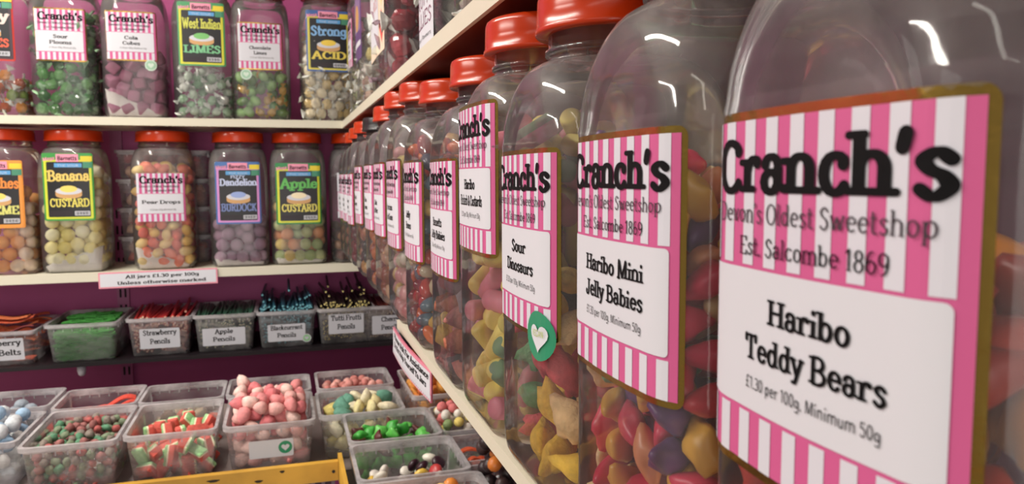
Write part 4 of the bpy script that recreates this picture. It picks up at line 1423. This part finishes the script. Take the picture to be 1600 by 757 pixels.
def sign(name, label, loc, rot, w, h, lines, checks=False, bend=0.0):
    t = thing(name, label, 'sign', loc)
    t.rotation_euler = rot
    fn = lambda x, z, off=0: (x, -off - bend * math.sin(math.pi * (x / w + .5)), z)
    b = MB()
    n = 8
    for (m_, e, off) in ((1, 0, 0.0), (0, .025, .003)):
        vs = []
        for j_ in (0, 1):
            for i in range(n + 1):
                vs.append(fn(-w / 2 + e + (w - 2 * e) * i / n, (h - e) if j_ else e, off))
        b.add(vs, [(i, i + 1, n + 2 + i, n + 1 + i) for i in range(n)], m_)
    vs = [fn(-w / 2 + w * i / n, z, -.012) for z in (0, h) for i in range(n + 1)]
    b.add(vs, [(i, i + 1, n + 2 + i, n + 1 + i) for i in range(n)], 1)
    if checks:
        q = int(w / .05)
        for i in range(q):
            x = -w / 2 + (i + .2) * w / q
            b.add([fn(x, .012, .004), fn(x + .6 * w / q, .012, .004), fn(x + .6 * w / q, .06, .004), fn(x, .06, .004)], [(0, 1, 2, 3)], 0)
        b.add([fn(-w / 2 + .012, .0, .002), fn(w / 2 - .012, .0, .002), fn(w / 2 - .012, .07, .002), fn(-w / 2 + .012, .07, .002)], [(0, 1, 2, 3)], 2)
    obj('card', b.mesh('card', [WHITE, PINKP, LPINK]), t)
    b = MB()
    for s, x0, x1, z, c in lines:
        text(b, s, x0 * w, x1 * w, z * h, c * h, 'clarendon', fn, .006)
    obj('lettering', b.mesh('lettering', [BLACK]), t)
    return t


sign('shelf_sign', 'white price card on the lower white shelf edge', W(-2.19, D - .05, -1.96), (math.radians(-4), math.radians(-.5), 0), 1.99, .285,
     [('All jars £1.30 per 100g', -.28, .34, .58, .2), ('Unless otherwise marked', -.35, .40, .2, .2)])
sign('shelf_sign', 'pink checked card Please Ask For Assistance hanging from the jar shelf edge', W(1.005, 6.33, ZL0 - .235), (0, math.radians(2.5), -math.pi / 2 + math.radians(3)), 1.50, .26,
     [('Please Ask For Assistance', -.42, .46, .66, .2), ('Do Not Help Yourself To Jars', -.42, .42, .36, .19)], checks=True, bend=.03)

# ------------------------------------------------------------------ packs on the upper near shelf
FC = Form(.52, .6, .16, 1.9, 2.5, .4, .46, .2)
XP = XS + .05


def shelf_jar(name, label, y, hw, hd, rc, H, dx=0):
    f = Form(hw, hd, rc, H * .78, H, min(hw, hd) * .75, min(hw, hd) * .85, .2)
    return make_jar(label, f, W(XP + hd + dx, y, ZU1), ROT, LIDR, name), f


j, f = shelf_jar('sweet_jar', 'clear jar with a plain white label reading Fruit Jellies on the upper near shelf', 6.35, .62, .6, .3, 2.3)
b = MB()
rpatch(b, f.front, -.66, .30, .02, 1.5, .02, .004, 0)
lab = obj('label', b.mesh('label', WHITE), j)
b = MB()
PUR = mat('purple_print', (120, 60, 90), .5)
text(b, 'FRUIT', -.56, .18, .355, .12, 'arial', f.front, .006)
text(b, 'JELLIES', -.64, .25, .19, .12, 'arial', f.front, .006)
text(b, 'Four Flavours', -.4, .22, .085, .035, 'arial', f.front, .006, 1, caps=False)
obj('lettering', b.mesh('lettering', [PUR, BLACK]), lab)
pour(j, [wrapped_mesh('clear_wrapped_sweet', [XW(c, 'clearw_%d' % i), CLR], .09, i) for i, c in enumerate([(206, 200, 190), (196, 190, 180), (214, 206, 190)])], 110, .115, .5, .48, .03, 'clear_wrapped_sweet', '{c} wrapped sweet in the fruit jellies jar', 'wrapped sweets in the fruit jellies jar', 's', layers=1.6)
j, f = shelf_jar('sweet_jar', 'clear jar of colourless wrapped sweets on the upper near shelf, nearest the camera', 5.02, .52, .5, .24, 2.3)
pour(j, [wrapped_mesh('clear_wrapped_sweet', [XW(c, 'clearx_%d' % i), CLR], .09, i) for i, c in enumerate([(210, 206, 196), (200, 190, 176), (216, 210, 200)])], 110, .115, .5, .48, .03, 'clear_wrapped_sweet', '{c} wrapped sweet in the upper jar nearest the camera', 'wrapped sweets in the upper jar nearest the camera', 'sl', layers=1.6)

j, f = shelf_jar('sweet_jar', 'large clear jar of big red wrapped sweets on the upper near shelf', 9.6, .95, .6, .22, 2.6)
b = MB()
rpatch(b, f.front, -.80, .62, .42, 2.0, .03, .004, 0)
lab = obj('label', b.mesh('label', mat('cream_label', (232, 214, 190), .5)), j)
b = MB()
for k in range(4):
    for sx in (.42,):
        z = .52 + k * .42
        b.add([f.front(sx - .18, z + .2, .006), f.front(sx, z, .006), f.front(sx + .18, z + .2, .006), f.front(sx, z + .4, .006)], [(0, 1, 2, 3)], k % 2)
obj('diamond_pattern', b.mesh('diamond_pattern', [mat('coral_print', (222, 92, 84), .5), mat('pale_yellow_print', (236, 214, 150), .5)]), lab)
b = MB()
rpatch(b, f.front, -.7, .16, .55, 1.95, .08, .0065, 0)
obj('white_panel', b.mesh('white_panel', WHITE), lab)
b = MB()
text(b, 'RED', -.3, .1, 1.0, .12, 'arial', f.front, .009)
text(b, 'BERRIES', -.55, .1, 1.2, .12, 'arial', f.front, .009)
obj('lettering', b.mesh('lettering', [mat('coral_letter', (222, 150, 150), .5)]), lab)
pour(j, [wrapped_mesh('red_wrapped_sweet', [XW(c, 'redw_%d' % i), CLR if i != 2 else XW((150, 130, 140), 'redw_film')], .125, i) for i, c in enumerate([(150, 40, 54), (170, 60, 70), (120, 40, 54)])], 130, .15, .92, .57, .03,
     'red_wrapped_sweet', 'big {c} wrapped sweet in the large upper jar', 'red wrapped sweets in the large upper jar', 's', layers=1.7)
j, f = shelf_jar('sweet_jar', 'clear jar with a purple and gold label on the upper near shelf', 12.1, .55, .5, .2, 2.3)
b = MB()
rpatch(b, f.front, -.4, .42, .72, 1.75, .03, .004, 0)
rpatch(b, f.front, -.36, .38, 1.15, 1.7, .03, .0052, 1)
rpatch(b, f.front, -.36, .38, .92, 1.0, .02, .0052, 2)
ellipse(b, f.front, .05, 1.35, .2, .2, .0064, 3)
obj('label', b.mesh('label', [mat('purple_label', (96, 66, 120), .4), mat('lilac_label', (140, 120, 160), .4), WHITE, mat('tan_picture', (206, 160, 96), .5)]), j)
pour(j, [wrapped_mesh('white_wrapped_sweet', [XW(c, 'whitew_%d' % i), CLR], .09, i) for i, c in enumerate([(220, 220, 210), (206, 190, 120), (180, 150, 130), (120, 160, 90)])], 110, .115, .5, .48, .03, 'white_wrapped_sweet', '{c} wrapped sweet in the purple labelled jar', 'wrapped sweets in the purple labelled jar', 'sl', layers=1.5, weights=[6, 2, 2, 1])
j, f = shelf_jar('sweet_jar', 'clear jar with a pink striped label in the corner of the upper near shelf', 13.55, .5, .5, .2, 2.4)
shop_label(j, f, 1.6, .74, .8, [('Mint', .3), ('Humbugs', .5)], foil=False, fine=False)
pour(j, [wrapped_mesh('mint_sweet', [XW(c, 'mint_%d' % i), CLR], .09, i) for i, c in enumerate([(190, 180, 150), (150, 160, 110)])], 90, .115, .46, .48, .03, 'mint_sweet', '{c} wrapped mint in the upper corner jar', 'mints in the upper corner jar', 'l', layers=1.5)

bpy.context.view_layer.update()
